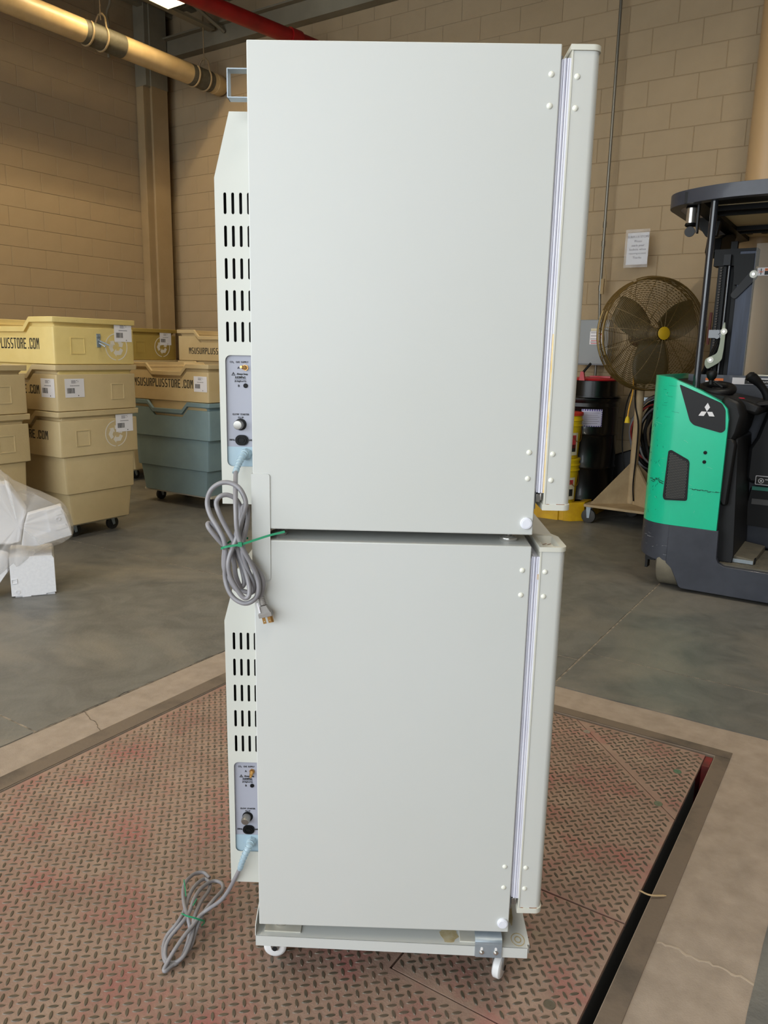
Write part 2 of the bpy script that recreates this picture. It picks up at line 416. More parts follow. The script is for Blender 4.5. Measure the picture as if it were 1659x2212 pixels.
# drain pipe under the ceiling along the left wall, on clevis hangers
M_pvc = mat('tan_pipe_paint', (196, 172, 128), 0.38, rgb2=(180, 156, 112), scale=6)
M_tape = mat('grey_pipe_wrap', (92, 88, 74), 0.6, rgb2=(80, 76, 62), scale=30)
PU_, PZ_ = -7.12, 4.42
pp = thing('drain_pipe', 'large tan pipe hung under the ceiling along the left wall', 'pipe', FW, (PU_, 4, PZ_))
MB().cyl((PU_, -2, PZ_), (PU_, 6.98, PZ_), .108, n=32).build('pipe_body', M_pvc, pp)
MB().lathe((PU_, 6.98, PZ_), (0, 1, 0), [(0, .112), (.10, .112), (.145, .09)], 32).build('end_fitting', M_pvc, pp)
for y0, y1 in ((5.23, 5.70), (6.60, 6.92)):
    MB().cyl((PU_, y0, PZ_), (PU_, y1, PZ_), .1105, n=32).build('wrap', M_tape, pp)['label'] = 'grey wrap around the pipe'
for y in (5.29, 6.67):
    h = thing('pipe_hanger', 'pale clevis hanger with rod ' + ('farther along, near the end of the tan pipe' if y > 6 else 'holding the nearer stretch of the tan pipe'), 'pipe hanger', FW, (PU_, y, PZ_), 'hangers of the tan pipe')
    for dy in (0, .17):
        m = MB(); N = 30
        pts = [(PU_ + .118 * math.sin(2 * PI * k / N), y + dy, PZ_ - .118 * math.cos(2 * PI * k / N)) for k in range(-11, 12)]
        if dy: pts = [(PU_ - .03, y + dy, PZ_ + .215), (PU_ - .07, y + dy, PZ_ + .175)] + pts + [(PU_ + .07, y + dy, PZ_ + .175), (PU_ + .03, y + dy, PZ_ + .215)]
        else: pts = pts + [pts[0]]
        m.tube(pts, .010, 6); m.build('strap', M_steelpaint, h)
    MB().tube([(PU_ - .035, y + .17, PZ_ + .215), (PU_ + .035, y + .17, PZ_ + .215)], .012, 6).cyl((PU_, y + .17, PZ_ + .165), (PU_, y + .17, ZC - .02), .006, n=6).build('rod', M_steelpaint, h)

# red sprinkler main
M_red = mat('red_pipe_paint', (150, 14, 14), 0.45, rgb2=(124, 10, 10), scale=5)
rp = thing('sprinkler_pipe', 'thick red sprinkler pipe below the roof deck', 'pipe', FW, (-5.8, 5, 4.5))
A0 = Vector((-6.67, -0.4, 4.50)); A, B = Vector((-5.93, 4.4, 4.50)), Vector((-5.515, 7.12, 4.50))
MB().cyl(A0, B, .072, n=28).build('pipe_body', M_red, rp)
MB().cyl(A + (B - A) * .79, A + (B - A) * .84, .086, n=28).box((-5.67, 6.56, 4.40), (-5.57, 6.64, 4.42)).build('coupling', M_red, rp)
# thin white conduit bends by the column
tag(MB().tube(crspline([(-8.1, 6.30, 4.66), (-8.1, 6.30, 4.86), (-8.05, 6.28, 5.0), (-7.9, 6.15, 5.04), (-7.78, 6.1, 5.10), (-7.76, 6.1, 5.25)]), .014, 8).build('conduit', M_white_ceiling, None, FW, (-8.1, 6.3, 4.55)),
    'thin pale conduit bending up beside the corner column', 'conduit')

# fluorescent fixtures: two in view, one nearer, the rest added to brighten the hall
M_refl = mat('white_reflector', (222, 214, 190), 0.5)
M_tube = mat('lit_tube', (255, 244, 214), 0.4, emit=(255, 232, 176), estr=9.0)
def fixture(u, w0, w1, z, label, watts, col=WARM, dz_=.10):
    t = thing('ceiling_light', label, 'light', FW, (u, w1, z), 'fluorescent ceiling lights')
    m = MB(); hw, dz = .125, dz_; th = .004
    for s in (-1, 1):
        m.hexa([(u + s * hw, w0, z - dz + .02), (u + s * (hw + th), w0, z - dz + .02), (u + s * (hw + th), w1, z - dz + .02), (u + s * hw, w1, z - dz + .02),
                (u + s * .05, w0, z + .03), (u + s * (.05 + th), w0, z + .035), (u + s * (.05 + th), w1, z + .035), (u + s * .05, w1, z + .03)])
    m.box((u - .055, w0, z + .03), (u + .055, w1, z + .08))
    for y in (w0, w1 - th): m.add([(u - hw, y, z - dz + .02), (u + hw, y, z - dz + .02), (u + .05, y, z + .035), (u - .05, y, z + .035)], [(0, 1, 2, 3)])
    m.build('reflector', M_refl, t, smooth=0)
    for s in (-.05, .05): MB().cyl((u + s, w0 + .03, z - .01), (u + s, w1 - .03, z - .01), .018, n=10).build('tube', M_tube, t)
    MB().cyl((u, w0 + .2, z + .08), (u, w0 + .2, ZC), .004, n=5).cyl((u, w1 - .2, z + .08), (u, w1 - .2, ZC), .004, n=5).build('hanger_wire', M_steelpaint, t)
    area('tube_light', FW, (u, (w0 + w1) / 2, z - .032), (u, (w0 + w1) / 2, z - 1), .06, w1 - w0 - .1, watts, col).rotation_euler = (0, 0, FW.rot)
fixture(-6.58, 4.75, 5.97, 4.90, 'lit fluorescent ceiling light left of the red pipe at the top edge', 24, WARM, .15)
fixture(-6.31, 4.74, 5.95, 4.92, 'lit fluorescent ceiling light right beside the red pipe at the top edge', 14, WARM, .15)
fixture(-6.5, 1.6, 4.0, 4.80, 'long lit fluorescent ceiling light nearer the camera, over the left aisle', 34, WARM, .15)
fixture(-6.5, -1.6, 0.8, 4.80, 'added out-of-view fluorescent fill light over the left aisle near the dock doors', 34, WARM, .15)  # added unseen lamp, front-left light for the hamper faces
COOL = (1.0, 0.95, 0.86)
fixture(-3.4, 2.2, 4.6, 4.80, 'added out-of-view fluorescent fill light above the aisle beyond the platform', 24, COOL, .12)  # added unseen lamp, lifts the background floor and walls
fixture(0.4, 2.4, 4.8, 4.80, 'added out-of-view fluorescent fill light above the forklift', 70, COOL)  # added unseen lamp that brightens the right background from above
fixture(-2.6, -1.6, 0.8, 4.80, 'added out-of-view fluorescent fill light above the scale platform', 30, COOL)  # added unseen lamp, gives the platform more light from overhead
fixture(0.6, -1.6, 0.8, 4.80, 'added out-of-view fluorescent fill light right of the scale platform', 30, COOL)  # added unseen lamp, more top light for the floor on the right

# wall conduit, breaker box, notice
M_emt = mat('galvanised_conduit', (122, 118, 108), 0.35, metal=0.6)
M_boxg = mat('grey_enclosure_paint', (128, 132, 134), 0.42)
ec = thing('wall_conduit', 'long grey metal conduit running up the back wall from the grey box', 'conduit', FB, (-2.29, 7.1, 1.72))
MB().tube([(-2.285, 7.085, .1), (-2.285, 7.085, 1.75), (-2.29, 7.06, 1.95), (-2.295, 7.06, 5.0)], .013, 10).build('pipe_body', M_emt, ec)
for z in (2.52, 2.36, 1.98): MB().cyl((-2.292, 7.062, z), (-2.292, 7.062, z + .05), .0165, n=10).build('coupling', M_emt, ec)
MB().tube([(-2.255, 7.04, 2.2), (-2.235, 7.04, 2.05), (-2.24, 7.04, 1.98)], .004, 5).box((-2.275, 7.02, 1.95), (-2.25, 7.045, 2.08)).build('hanging_tag', mat('tan_tag', (150, 128, 90), .7), ec)
eb = thing('electrical_box', 'grey metal electrical box on the wall with white and red stickers', 'electrical box', FB, (-2.3, 7.0, 1.32))
MB().box((-2.445, 6.96, 1.325), (-2.150, 7.09, 1.725)).build('enclosure', M_boxg, eb, bevel=.004)
MB().box((-2.440, 6.95, 1.335), (-2.185, 6.962, 1.722)).build('door', M_boxg, eb, bevel=.003)
lb = MB().box((-2.315, 6.9475, 1.508), (-2.205, 6.950, 1.622)).build('notice_label', M_paper, eb, smooth=0); lb['label'] = 'white sticker with red symbols'
r_ = MB()
for z in (1.612, 1.585, 1.558, 1.53): r_.box((-2.308, 6.9463, z - .004), (-2.24, 6.9475, z + .001))
r_.build('lettering', M_grey, lb, smooth=0)
r_ = MB()
for z in (1.608, 1.578, 1.548): r_.box((-2.228, 6.9463, z - .02), (-2.212, 6.9475, z - .002))
for z in (1.542, 1.518): r_.box((-2.302, 6.9463, z - .004), (-2.236, 6.9475, z + .002))
r_.build('red_symbol', mat('red_print', (178, 52, 58), .6), lb, smooth=0)
MB().box((-2.31, 6.9475, 1.626), (-2.238, 6.950, 1.648)).build('small_label', mat('cream_paper', (206, 196, 168), .6), eb, smooth=0)
MB().box((-2.172, 6.945, 1.40), (-2.160, 6.965, 1.425)).build('latch', M_blk, eb)
nt_ = thing('wall_notice', 'printed notice in a shiny clear sleeve taped to the back wall above the fan', 'notice', FB, (-1.98, 7.06, 2.17))
ZN = 7.02
MB().box((-2.068, ZN, 2.19), (-1.886, ZN + .002, 2.452)).build('paper', mat('grey_white_paper', (190, 190, 196), .6), nt_, smooth=0)
tx = MB()
for body, z, s in (('SURPLUS STORE', 2.418, .026), ('Please', 2.382, .026), ('stack your', 2.348, .026), ('baskets when', 2.315, .026), ('returning to store', 2.282, .020), ('Thanks', 2.247, .026)):
    tx.text(body, s, -1.975, z, ZN - .0015, ZN - .0005)
tx.build('lettering', M_ink, nt_, smooth=0)
def sleeve():
    m = MB(); n = 14; k = 18; vs = []
    for j in range(k + 1):
        for i in range(n + 1):
            x = -2.085 + .205 * i / n; z = 2.165 + .315 * j / k
            vs.append((x, ZN - .006 + random.uniform(-.0022, .0022), z))
    m.add(vs, [(j * (n + 1) + i, j * (n + 1) + i + 1, (j + 1) * (n + 1) + i + 1, (j + 1) * (n + 1) + i) for j in range(k) for i in range(n)])
    return m
def film(name, alpha, rgb=(235, 235, 238), rough=.12, diffuse=.25):
    m = bpy.data.materials.new(name); m.use_nodes = True; nt = m.node_tree; N = nt.nodes; L = nt.links
    out = N['Material Output']; N.remove(N['Principled BSDF'])
    tr = N.new('ShaderNodeBsdfTransparent'); p = N.new('ShaderNodeBsdfPrincipled'); p.inputs['Base Color'].default_value = (*s2l(rgb), 1); p.inputs['Roughness'].default_value = rough
    mx = N.new('ShaderNodeMixShader'); mx.inputs[0].default_value = alpha
    L.new(tr.outputs[0], mx.inputs[1]); L.new(p.outputs[0], mx.inputs[2]); L.new(mx.outputs[0], out.inputs[0]); return m
sleeve().build('sleeve', film('clear_sleeve', .22, rough=.1), nt_, smooth=60)['label'] = 'crinkled clear plastic sleeve'

# ================================================================== SCALE PLATFORM
pf = thing('floor_scale_platform', 'large reddish diamond-plate scale platform set into the floor', 'platform', FB, (-1.3, 1.0, 0))
G = .0022
plates = [
    ('main', [(-2.212, -.85), (-.388, -.85), (-.388, 1.311 - G), (-.803, 1.311 - G), (-.803, 1.765 + G), (-.388, 1.765 + G), (-.388, 2.298), (-.868, 2.776), (-2.212, 2.776)]),
    ('b', [(-.800 + G, 1.311 + G), (-.388, 1.311 + G), (-.388, 1.765 - 2 * G), (-.800 + G, 1.765 - 2 * G)]),
    ('c', [(-.388, 2.298 + 2 * G), (-.388, 2.776), (-.868 + 2 * G, 2.776)])]
def inside(p, poly, mg):
    x, y = p; ok = False; n = len(poly)
    for i in range(n):
        (x1, y1), (x2, y2) = poly[i], poly[(i + 1) % n]
        if (y1 > y) != (y2 > y) and x < (x2 - x1) * (y - y1) / (y2 - y1) + x1: ok = not ok
        dx, dy = x2 - x1, y2 - y1; t = max(0, min(1, ((x - x1) * dx + (y - y1) * dy) / (dx * dx + dy * dy)))
        if math.hypot(x - x1 - t * dx, y - y1 - t * dy) < mg: return False
    return ok
PA = R(12.2 + TH)     # lug rows run at 45 degrees to the platform edges
ca, sa = math.cos(PA), math.sin(PA); SP = .0225
prof = [(-.0125, 0), (-.0085, .0027), (-.003, .0038), (.003, .0038), (.0085, .0027), (.0125, 0), (.0085, -.0027), (.003, -.0038), (-.003, -.0038), (-.0085, -.0027)]
bolts = [(-.446, 2.60), (-.452, 2.36), (-.80, 2.70), (-.455, 1.42)]
# one known lug centre: world (-0.174, 1.452) in building axes
_q = Vector((-0.174, 1.452)); _t = R(TH)
LU, LW = _q.x * math.cos(_t) - _q.y * math.sin(_t), _q.x * math.sin(_t) + _q.y * math.cos(_t)
for pi_, (nm, poly) in enumerate(plates):
    pl = MB().poly(poly, -.012, 0.0, 'xy').build('tread_plate', M_plate, pf, smooth=0)
    xs = [p[0] for p in poly]; ys = [p[1] for p in poly]
    vs = []; fs = []
    off = Vector((LU, LW)) + Vector((.004 * pi_, .003 * pi_))
    for i in range(-170, 171):
        for jj in range(-170, 171):
            cx = off.x + SP * (i * ca - jj * sa); cy = off.y + SP * (i * sa + jj * ca)
            if cx < min(xs) or cx > max(xs) or cy < min(ys) or cy > max(ys): continue
            if cy < -.3 or not inside((cx, cy), poly, .0095): continue
            if any(math.hypot(cx - a, cy - b) < .021 for a, b in bolts): continue
            h = (i + jj) % 2; o = len(vs); n = len(prof)
            for s, z in ((1.0, 0.0), (.78, .0016)):
                for (a, b) in prof:
                    a, b = a * s, b * s
                    if h: a, b = -b, a
                    vs.append((cx + a * ca - b * sa, cy + a * sa + b * ca, z))
            fs.append(tuple(range(o + n, o + 2 * n)))
            for k in range(n): fs.append((o + k, o + (k + 1) % n, o + n + (k + 1) % n, o + n + k))
    m = MB(); m.v = vs; m.f = fs
    lg = m.build('tread_lugs', M_lug, pl, smooth=0); lg['kind'] = 'stuff'
for (a, b), c_ in zip(bolts, ((96, 122, 98), (110, 118, 98), (150, 140, 126), (104, 96, 82))):
    MB().cyl((a, b, 0), (a, b, .0015), .0125, n=24).torus((a, b, .001), (0, 0, 1), .0125, .0012, 28, 5).cyl((a, b, 0), (a, b, .0022), .004, n=6).build('bolt', mat('bolt_%d' % c_[0], c_, .5, metal=.3), pf)
sf = MB().box((-2.214, -.85, -.22), (-2.206, 2.778, -.012)).box((-.394, -.85, -.22), (-.386, 2.60, -.012)).build('side_channel', M_pit, pf, smooth=0)
fr_ = MB(); M_redsteel = mat('red_frame_steel', (140, 44, 44), .5, rgb2=(82, 40, 34), scale=9)
fr_.box((-2.214, 2.772, -.22), (-.386, 2.780, -.012)); fr_.box((-2.214, -.85, -.22), (-.386, -.845, -.012))
fr_.box((-2.2, .6, -.22), (-.39, .8, -.02)).build('frame', M_redsteel, pf, smooth=0)
MB().box((-.386, 2.70, -.10), (-.362, 2.778, -.004)).build('stop_block', M_redsteel, pf, smooth=0)['label'] = 'red painted corner stop in the gap'
# feet that carry the platform in the pit
lc = MB()
for u in (-2.1, -.5):
    for w_ in (0, 2.6): lc.cyl((u, w_, -.43), (u, w_, -.2), .04)
lc.build('load_cell', M_dark, pf)
rr_ = random.Random(2)
for (a, b, ra, rb) in ((0.388, 1.65, 0, 0),):
    pass
def patch(a, b, ra, rb, lab):
    pts = [(a + ra * rr_.uniform(.7, 1.15) * math.cos(2 * PI * q / 18), b + rb * rr_.uniform(.7, 1.15) * math.sin(2 * PI * q / 18)) for q in range(18)]
    MB().poly(pts, .0001, .0003, 'xy').build('dust_patch', mat('pale_dust', (142, 134, 116), .8, rgb2=(150, 128, 110), scale=18), pf, smooth=0)
patch(-.552, 1.60, .020, .018, ''); patch(-2.0, 2.02, .03, .05, '') if 0 else None
# litter
tag(MB().tube(crspline([(-.392, 1.905, .004), (-.36, 1.90, .006), (-.325, 1.925, .004)]), [.001] + [.0024] * 11 + [.001], 5).build('wood_splinter', mat('pale_wood', (186, 160, 120), .7), None, FB, (-.36, 1.9, 0)),
    'small pale wood splinter bridging the black gap at the right edge', 'splinter')
tag(MB().tube([(-1.11, 1.36, .004), (-1.10, 1.373, .0035)], .0013, 5).tube([(-1.11, 1.36, .004), (-1.094, 1.355, .0035)], .001, 5).build('paper_scrap', M_paper, None, FB, (-1.1, 1.36, 0)), 'tiny white scrap on the plate above the lower cord bundle', 'scrap')

# ================================================================== INCUBATORS
BX0, BX1, BD = -0.2575, 0.2925, 0.60
def rivet(x, y, z, par): MB().dome((x, y, z), (0, -1, 0), .0054, .0035, 14).build('screw_cap', M_riv, par)
TXT = .0052
def control_panel(par, z0, tilt):
    """recessed service panel in the side of the rear cover; z0 = height of its lower edge"""
    y = .1055
    pl = MB().box((-.331, y, z0 - .005), (-.262, y + .002, z0 + .232)).build('service_panel', M_gpanel, par, smooth=0); pl['label'] = 'recessed lilac grey service panel'
    MB().box((-.331, y - .001, z0 - .004), (-.262, y, z0 + .0405)).build('cord_plate', M_bpanel, pl, smooth=0)['label'] = 'pale blue lower plate'
    t = MB(); a, b = y - .0009, y - .0001; L = z0 + .2295
    k_ = .86
    t.text('CO', TXT, -.3170, L - .0171, a, b, sx=k_); t.text('2', TXT * .6, -.3128, L - .0187, a, b); t.text('GAS  SUPPLY', TXT, -.2955, L - .0171, a, b, sx=k_)
    t.text('A', TXT * 1.2, -.3030, L - .0285, a, b, offset=.0001)
    t.text('Always keep', TXT, -.2955, L - .0408, a, b, sx=k_, offset=.0001)
    t.text('0.03MPaG', TXT * 1.15, -.2995, L - .0476, a, b, sx=k_, offset=.0001); t.box((-.3115, a, L - .0512), (-.2875, b, L - .0507)); t.text('(0.3kgf/cm\u00b2G)', TXT * .95, -.2995, L - .0552, a, b, sx=k_)
    t.text('B', TXT * 1.2, -.3030, L - .0646, a, b, offset=.0001)
    t.text('GLOW  STARTER', TXT, -.3000, L - .1225, a, b, sx=k_); t.text('FG-7P', TXT, -.3000, L - .1290, a, b, sx=k_)
    t.text('50Hz', TXT, -.3190, L - .1752, a, b, offset=.0001); t.text('60Hz', TXT, -.2785, L - .1752, a, b, offset=.0001)
    t.poly([(-.3175, L - .0438), (-.3095, L - .0438), (-.3135, L - .0370)], a, b, 'xz', [[(-.3162, L - .0431), (-.3108, L - .0431), (-.3135, L - .0385)]])
    t.box((-.3138, a, L - .0414), (-.3132, b, L - .0396)).box((-.3138, a, L - .0426), (-.3132, b, L - .0420))
    t.build('lettering', M_ink, pl, smooth=0)
    # gas nipple, blanking cap, starter, socket
    d = Vector((-.5, -1, .15)) if not tilt else Vector((-.15, -.8, -.75)); p = Vector((-.2885, y, L - .0280)); d.normalize()
    MB().lathe(p, (0, -1, 0), [(-.001, .0062), (.0035, .0062)], 6).lathe(p + Vector((0, -.003, 0)), d, [(0, .0045), (.008, .0042), (.009, .0028), (.014, .0026)], 12).build('gas_nipple', M_brass, pl)
    MB().lathe((-.289, y + .0005, L - .0640), (0, -1, 0), [(0, .0046), (.0022, .0046), (.0032, .0036)], 20).build('blanking_cap', M_blk, pl)
    MB().lathe((-.3005, y + .0005, L - .1430), (0, -1, 0), [(0, .0122), (.0015, .0122), (.0016, .0112)], 28).build('starter_socket', M_blk, pl)
    MB().lathe((-.302, y, L - .1434), (-.12, -1, .02 if not tilt else -.25), [(0, .0096), (.014, .0096), (.0165, .0085), (.0170, .005)], 28).build('glow_starter', M_silver, pl)
    o = MB().poly(rrect(-.3118, L - .1860, -.2848, L - .1645, .0105, 6), y - .0035, y + .001).build('switch_bezel', M_blk, pl)
    MB().poly(rrect(-.3080, L - .1830, -.2886, L - .1675, .0075, 5), y - .0052, y - .003, holes=[rrect(-.3062, L - .1812, -.2904, L - .1693, .0055, 5)]).poly(rrect(-.3035, L - .1790, -.2930, L - .1715, .003, 4), y - .0048, y - .003).build('switch_rocker', M_blk, pl)
    return pl
def incubator(name, label, zb, lower):
    """zb: underside of the cabinet shell"""
    t = thing(name, label, 'incubator', FU, (0, .3, zb), None)
    H = .8755
    MB().box((BX0, 0, zb), (BX1, BD, zb + H)).build('cabinet', M_body, t, bevel=.0022, seg=3)
    # door: rounded front edge, caps, seal
    dz0, dz1 = (zb + .061, zb + .8655); dx0, dx1 = .3115, .3610
    def plan(x0, x1, y0, y1, r):
        out = [(x0, y0)]
        out += [(x1 - r + r * math.cos(R(a)), y0 + r + r * math.sin(R(a))) for a in range(-90, 1, 10)]
        out += [(x1 - r + r * math.cos(R(a)), y1 - r + r * math.sin(R(a))) for a in range(0, 91, 10)]
        return out + [(x0, y1)]
    MB().poly(plan(dx0, dx1, .002, BD - .002, .014), dz0, dz1, 'xy').build('door', M_door, t, bevel=.0008)
    dr = [o for o in COL.objects if o.parent == t and o.name.startswith('door')][-1]
    # bottom cap
    MB().poly(plan(dx0 - .0035, dx1 + .002, -.001, BD + .001, .0165), dz0 - .0105, dz0 + .001, 'xy').build('bottom_cap', M_cap, dr, bevel=.001)
    # top cap with its tray
    xa, xb = dx0 - .0035, dx1 + .002
    capo = [(xa, -.001)] + [(xb - .0165 + .0165 * math.cos(R(a)), .0155 + .0165 * math.sin(R(a))) for a in range(-90, 1, 10)] + [(xb, .094), (xb - .010, .118), (xa, .112)]
    hole = rrect(dx0 + .005, .010, dx1 - .011, .098, .004)
    m = MB().poly(capo, dz1 + .0002, dz1 + .0095, 'xy', holes=[hole])
    top = [(x, y, dz1 + .0094) for x, y in hole]; bot = [(dx0 + .012 + (x - dx0 - .005) * .62, .018 + (y - .010) * .62, dz1 + .0012) for x, y in hole]; n_ = len(hole)
    m.add(top + bot, [(i, (i + 1) % n_, n_ + (i + 1) % n_, n_ + i) for i in range(n_)] + [tuple(range(n_, 2 * n_))]); m.build('top_cap', M_cap, dr, bevel=.0006)
    if lower:
        s = MB()
        for k in range(6): s.add([(dx0 + .014 + .0032 * k + .0014 * math.cos(a), .055 + .003 * (k % 3) + .003 * math.sin(a), dz1 + .0016) for a in (0, 1, 2, 3, 4, 5)], [(0, 1, 2, 3, 4, 5)])
        s.build('tray_dirt', M_rust, dr, smooth=0)
    MB().box((dx1 - .026, .0010, dz0 + .0010), (dx1 - .010, .0024, dz0 + .0018)).box((dx0 + .004, .0010, dz0 + .0010), (dx0 + .010, .0024, dz0 + .0016)).build('rust_line', M_rust, dr, smooth=0)['label'] = 'thin rust line along the lower cap'
    MB().poly(plan(dx0 - .0015, dx0 + .0016, .0005, BD - .001, .0005), dz0, dz1, 'xy').build('door_lip', M_cap, dr, smooth=0)
    # white magnetic seal: two soft ribs and a flat web, a frame all round
    g0, g1 = dz0 + .0245, dz1 - .013
    g = MB()
    for xc, r, yy in ((.2965, .0016, .007), (.3008, .0026, .0050)):
        g.tube([(xc, yy, g0), (xc, yy, g1), (xc, BD - yy, g1), (xc, BD - yy, g0)], r, 10, closed=True)
    g.box((.2925, .009, g0), (.3115, .012, g1)); g.box((.2925, .009, g1 - .003), (.3115, BD - .009, g1)); g.box((.2925, .009, g0), (.3115, BD - .009, g0 + .003)); g.box((.3040, .0032, g0 - .0015), (.3112, .0090, g1 + .0015)).tube([(.3055, .0036, g0), (.3055, .0036, g1)], .0016, 8)
    gk = g.build('door_seal', M_gask, t)
    MB().box((.3074, .0027, g0 - .001), (.3106, .0034, g0 + (.30 if not lower else .0))).build('seal_stain', M_stain, gk, smooth=0) if not lower else \
        MB().box((.3072, .0022, g1 - .045), (.3098, .0036, g1 - .034)).build('seal_stain', mat('faint_stain', (222, 206, 186), .5, rgb2=(200, 170, 140), scale=80), gk, smooth=0)
    MB().box((.296, .006, g0 - .020), (.3035, .05, g0 - .004)).cyl((.3045, .004, g0 - .002), (.3045, .004, g0 - .016), .002, n=8).build('hinge', M_silver, t, bevel=.0008)
    MB().box((.2925, .012, g0 - .035), (.2965, BD - .02, g1 + .008)).build('door_frame_edge', mat('grey_edge', (120, 122, 124), .5), t, smooth=0)
    for dx, par in ((.0, t), (.0455, dr)):
        for z in (zb + .8265, zb + .7755, zb + .1630, zb + .1120): rivet(.2765 + dx + (.0035 if z < zb + .5 and 0 else 0), .0005 if par is t else .0025, z - (.0025 if par is dr else 0), par)
    MB().lathe((.2785, .0005, zb + .024), (0, -1, 0), [(0, .0118), (.004, .0118), (.0055, .0105)], 28).lathe((.2785, -.005, zb + .024), (0, -1, 0), [(0, .009), (.0008, .0085)], 24).build('port_plug', M_disc, t)
    # rear cover with slots and service panel
    cx0, cxt = -.3425, -.3115; z1, zs, z0 = zb + .787, zb + .669, zb + .0285; cy = .100
    holes = []
    for r in range(5):
        zz = zb + .6425 - r * .0607
        for k in range(4): holes.append(slot(-.3225 + k * .0153, zz - .0398, zz, .0056))
    holes.append(rrect(-.3285, zb + .108, -.230, zb + .334, .011))
    side = [(BX0, z0), (cx0 + .001, z0), (cx0, zs), (cxt, z1), (BX0 + .04, z1), (BX0 + .04, z0)]
    c = MB().poly([(-.2275, z0), (cx0 + .002, z0), (cx0, zs), (cxt, z1), (-.2275, z1)], cy, cy + .0015, 'xz', holes)
    w_ = .42; y1 = cy + w_
    for (xa, za), (xb, zb_) in (((cx0 + .002, z0), (cx0, zs)), ((cx0, zs), (cxt, z1)), ((cxt, z1), (-.258, z1)), ((-.258, z0), (cx0 + .002, z0))):
        c.add([(xa, cy, za), (xb, cy, zb_), (xb, y1, zb_), (xa, y1, za)], [(0, 1, 2, 3)])
    c.poly([(-.258, z0), (cx0 + .002, z0), (cx0, zs), (cxt, z1), (-.258, z1)], y1, y1 + .0015)
    cv = c.build('rear_cover', M_cover, t, smooth=20)
    MB().box((cx0 + .003, cy + .025, z0 + .01), (-.259, cy + .03, z1 - .12)).build('dark_backing', M_dark, t, smooth=0)
    control_panel(t, zb + .108, lower)
    MB().cyl((-.262, .085, zb + .045), (-.256, .085, zb + .045), .006, n=12).cyl((-.2605, .03, zb + .1), (-.257, .03, zb + .1), .004, n=10).build('screw', M_blk, t)
    # levelling feet
    for x in (-.2155, .2535):
        for y in (.052, BD - .055):
            q = .0330 if lower else .0228; f = MB().lathe((x, y, zb), (0, 0, -1), [(0, .0085), (.0085, .0085)], 6).cyl((x, y, zb - .008), (x, y, zb - q + .008), .0045, n=12).lathe((x, y, zb - q + .012), (0, 0, -1), [(0, .006), (.0015, .0085), (.003, .0145), (.0055, .0178), (.009, .0184), (.012, .0168)], 28)
            f.build('levelling_foot', M_chrome, t)
    return t
up_ = incubator('laboratory_incubator', 'off-white laboratory incubator stacked on top, upper one of two', 1.0545, False)
lo_ = incubator('laboratory_incubator', 'off-white laboratory incubator below, standing on the wheeled base', 0.1560, True)
# closing the stack: spacer pads under the feet of the upper one come from the lower roof plate
# stacking bracket
bk = thing('joining_bracket', 'off-white flat bracket joining the two incubators at the rear edge', 'bracket', FU, (-.24, -.001, .95))
MB().poly([(-.2585, .9495)] + [(-.2285 + .005 * math.sin(R(a)), .9545 - .005 * math.cos(R(a))) for a in range(0, 91, 15)] + [(-.2285 + .005 * math.cos(R(a)), 1.159 + .005 * math.sin(R(a))) for a in range(0, 91, 15)] + [(-.2585, 1.164)], -.0022, -.0003).build('side_plate', M_body, bk, bevel=.0004)
MB().box((-.2600, -.0022, .9495), (-.2584, .09, 1.164)).build('back_plate', M_body, bk)
for z in (1.118, 1.052, .992): MB().lathe((-.260, .03, z), (-1, 0, 0), [(0, .0048), (.003, .0045), (.0042, .002)], 12).build('screw', M_zinc if z == 1.052 else M_blk, bk)
# carrying handle at the rear of the upper unit
hd = MB(); y0, y1 = .03, .055
hd.box((-.2995, y0, 1.8445), (-.2970, y1, 1.8945)); hd.box((-.2995, y0, 1.892), (-.2590, y1, 1.8945)); hd.box((-.2995, y0, 1.8445), (-.2590, y1, 1.8470))
hd.box((-.2605, y0, 1.8945), (-.2585, y1, 1.915)); hd.box((-.2605, y0, 1.824), (-.2585, y1, 1.8445))
h_ = hd.build('rear_handle', M_zinc, up_, bevel=.0008); h_['label'] = 'zinc plated box-shaped handle on the rear'
MB().dome((-.2605, .042, 1.905), (-1, 0, 0), .0045, .003).dome((-.2605, .042, 1.834), (-1, 0, 0), .0045, .003).build('screw', M_chrome, h_)
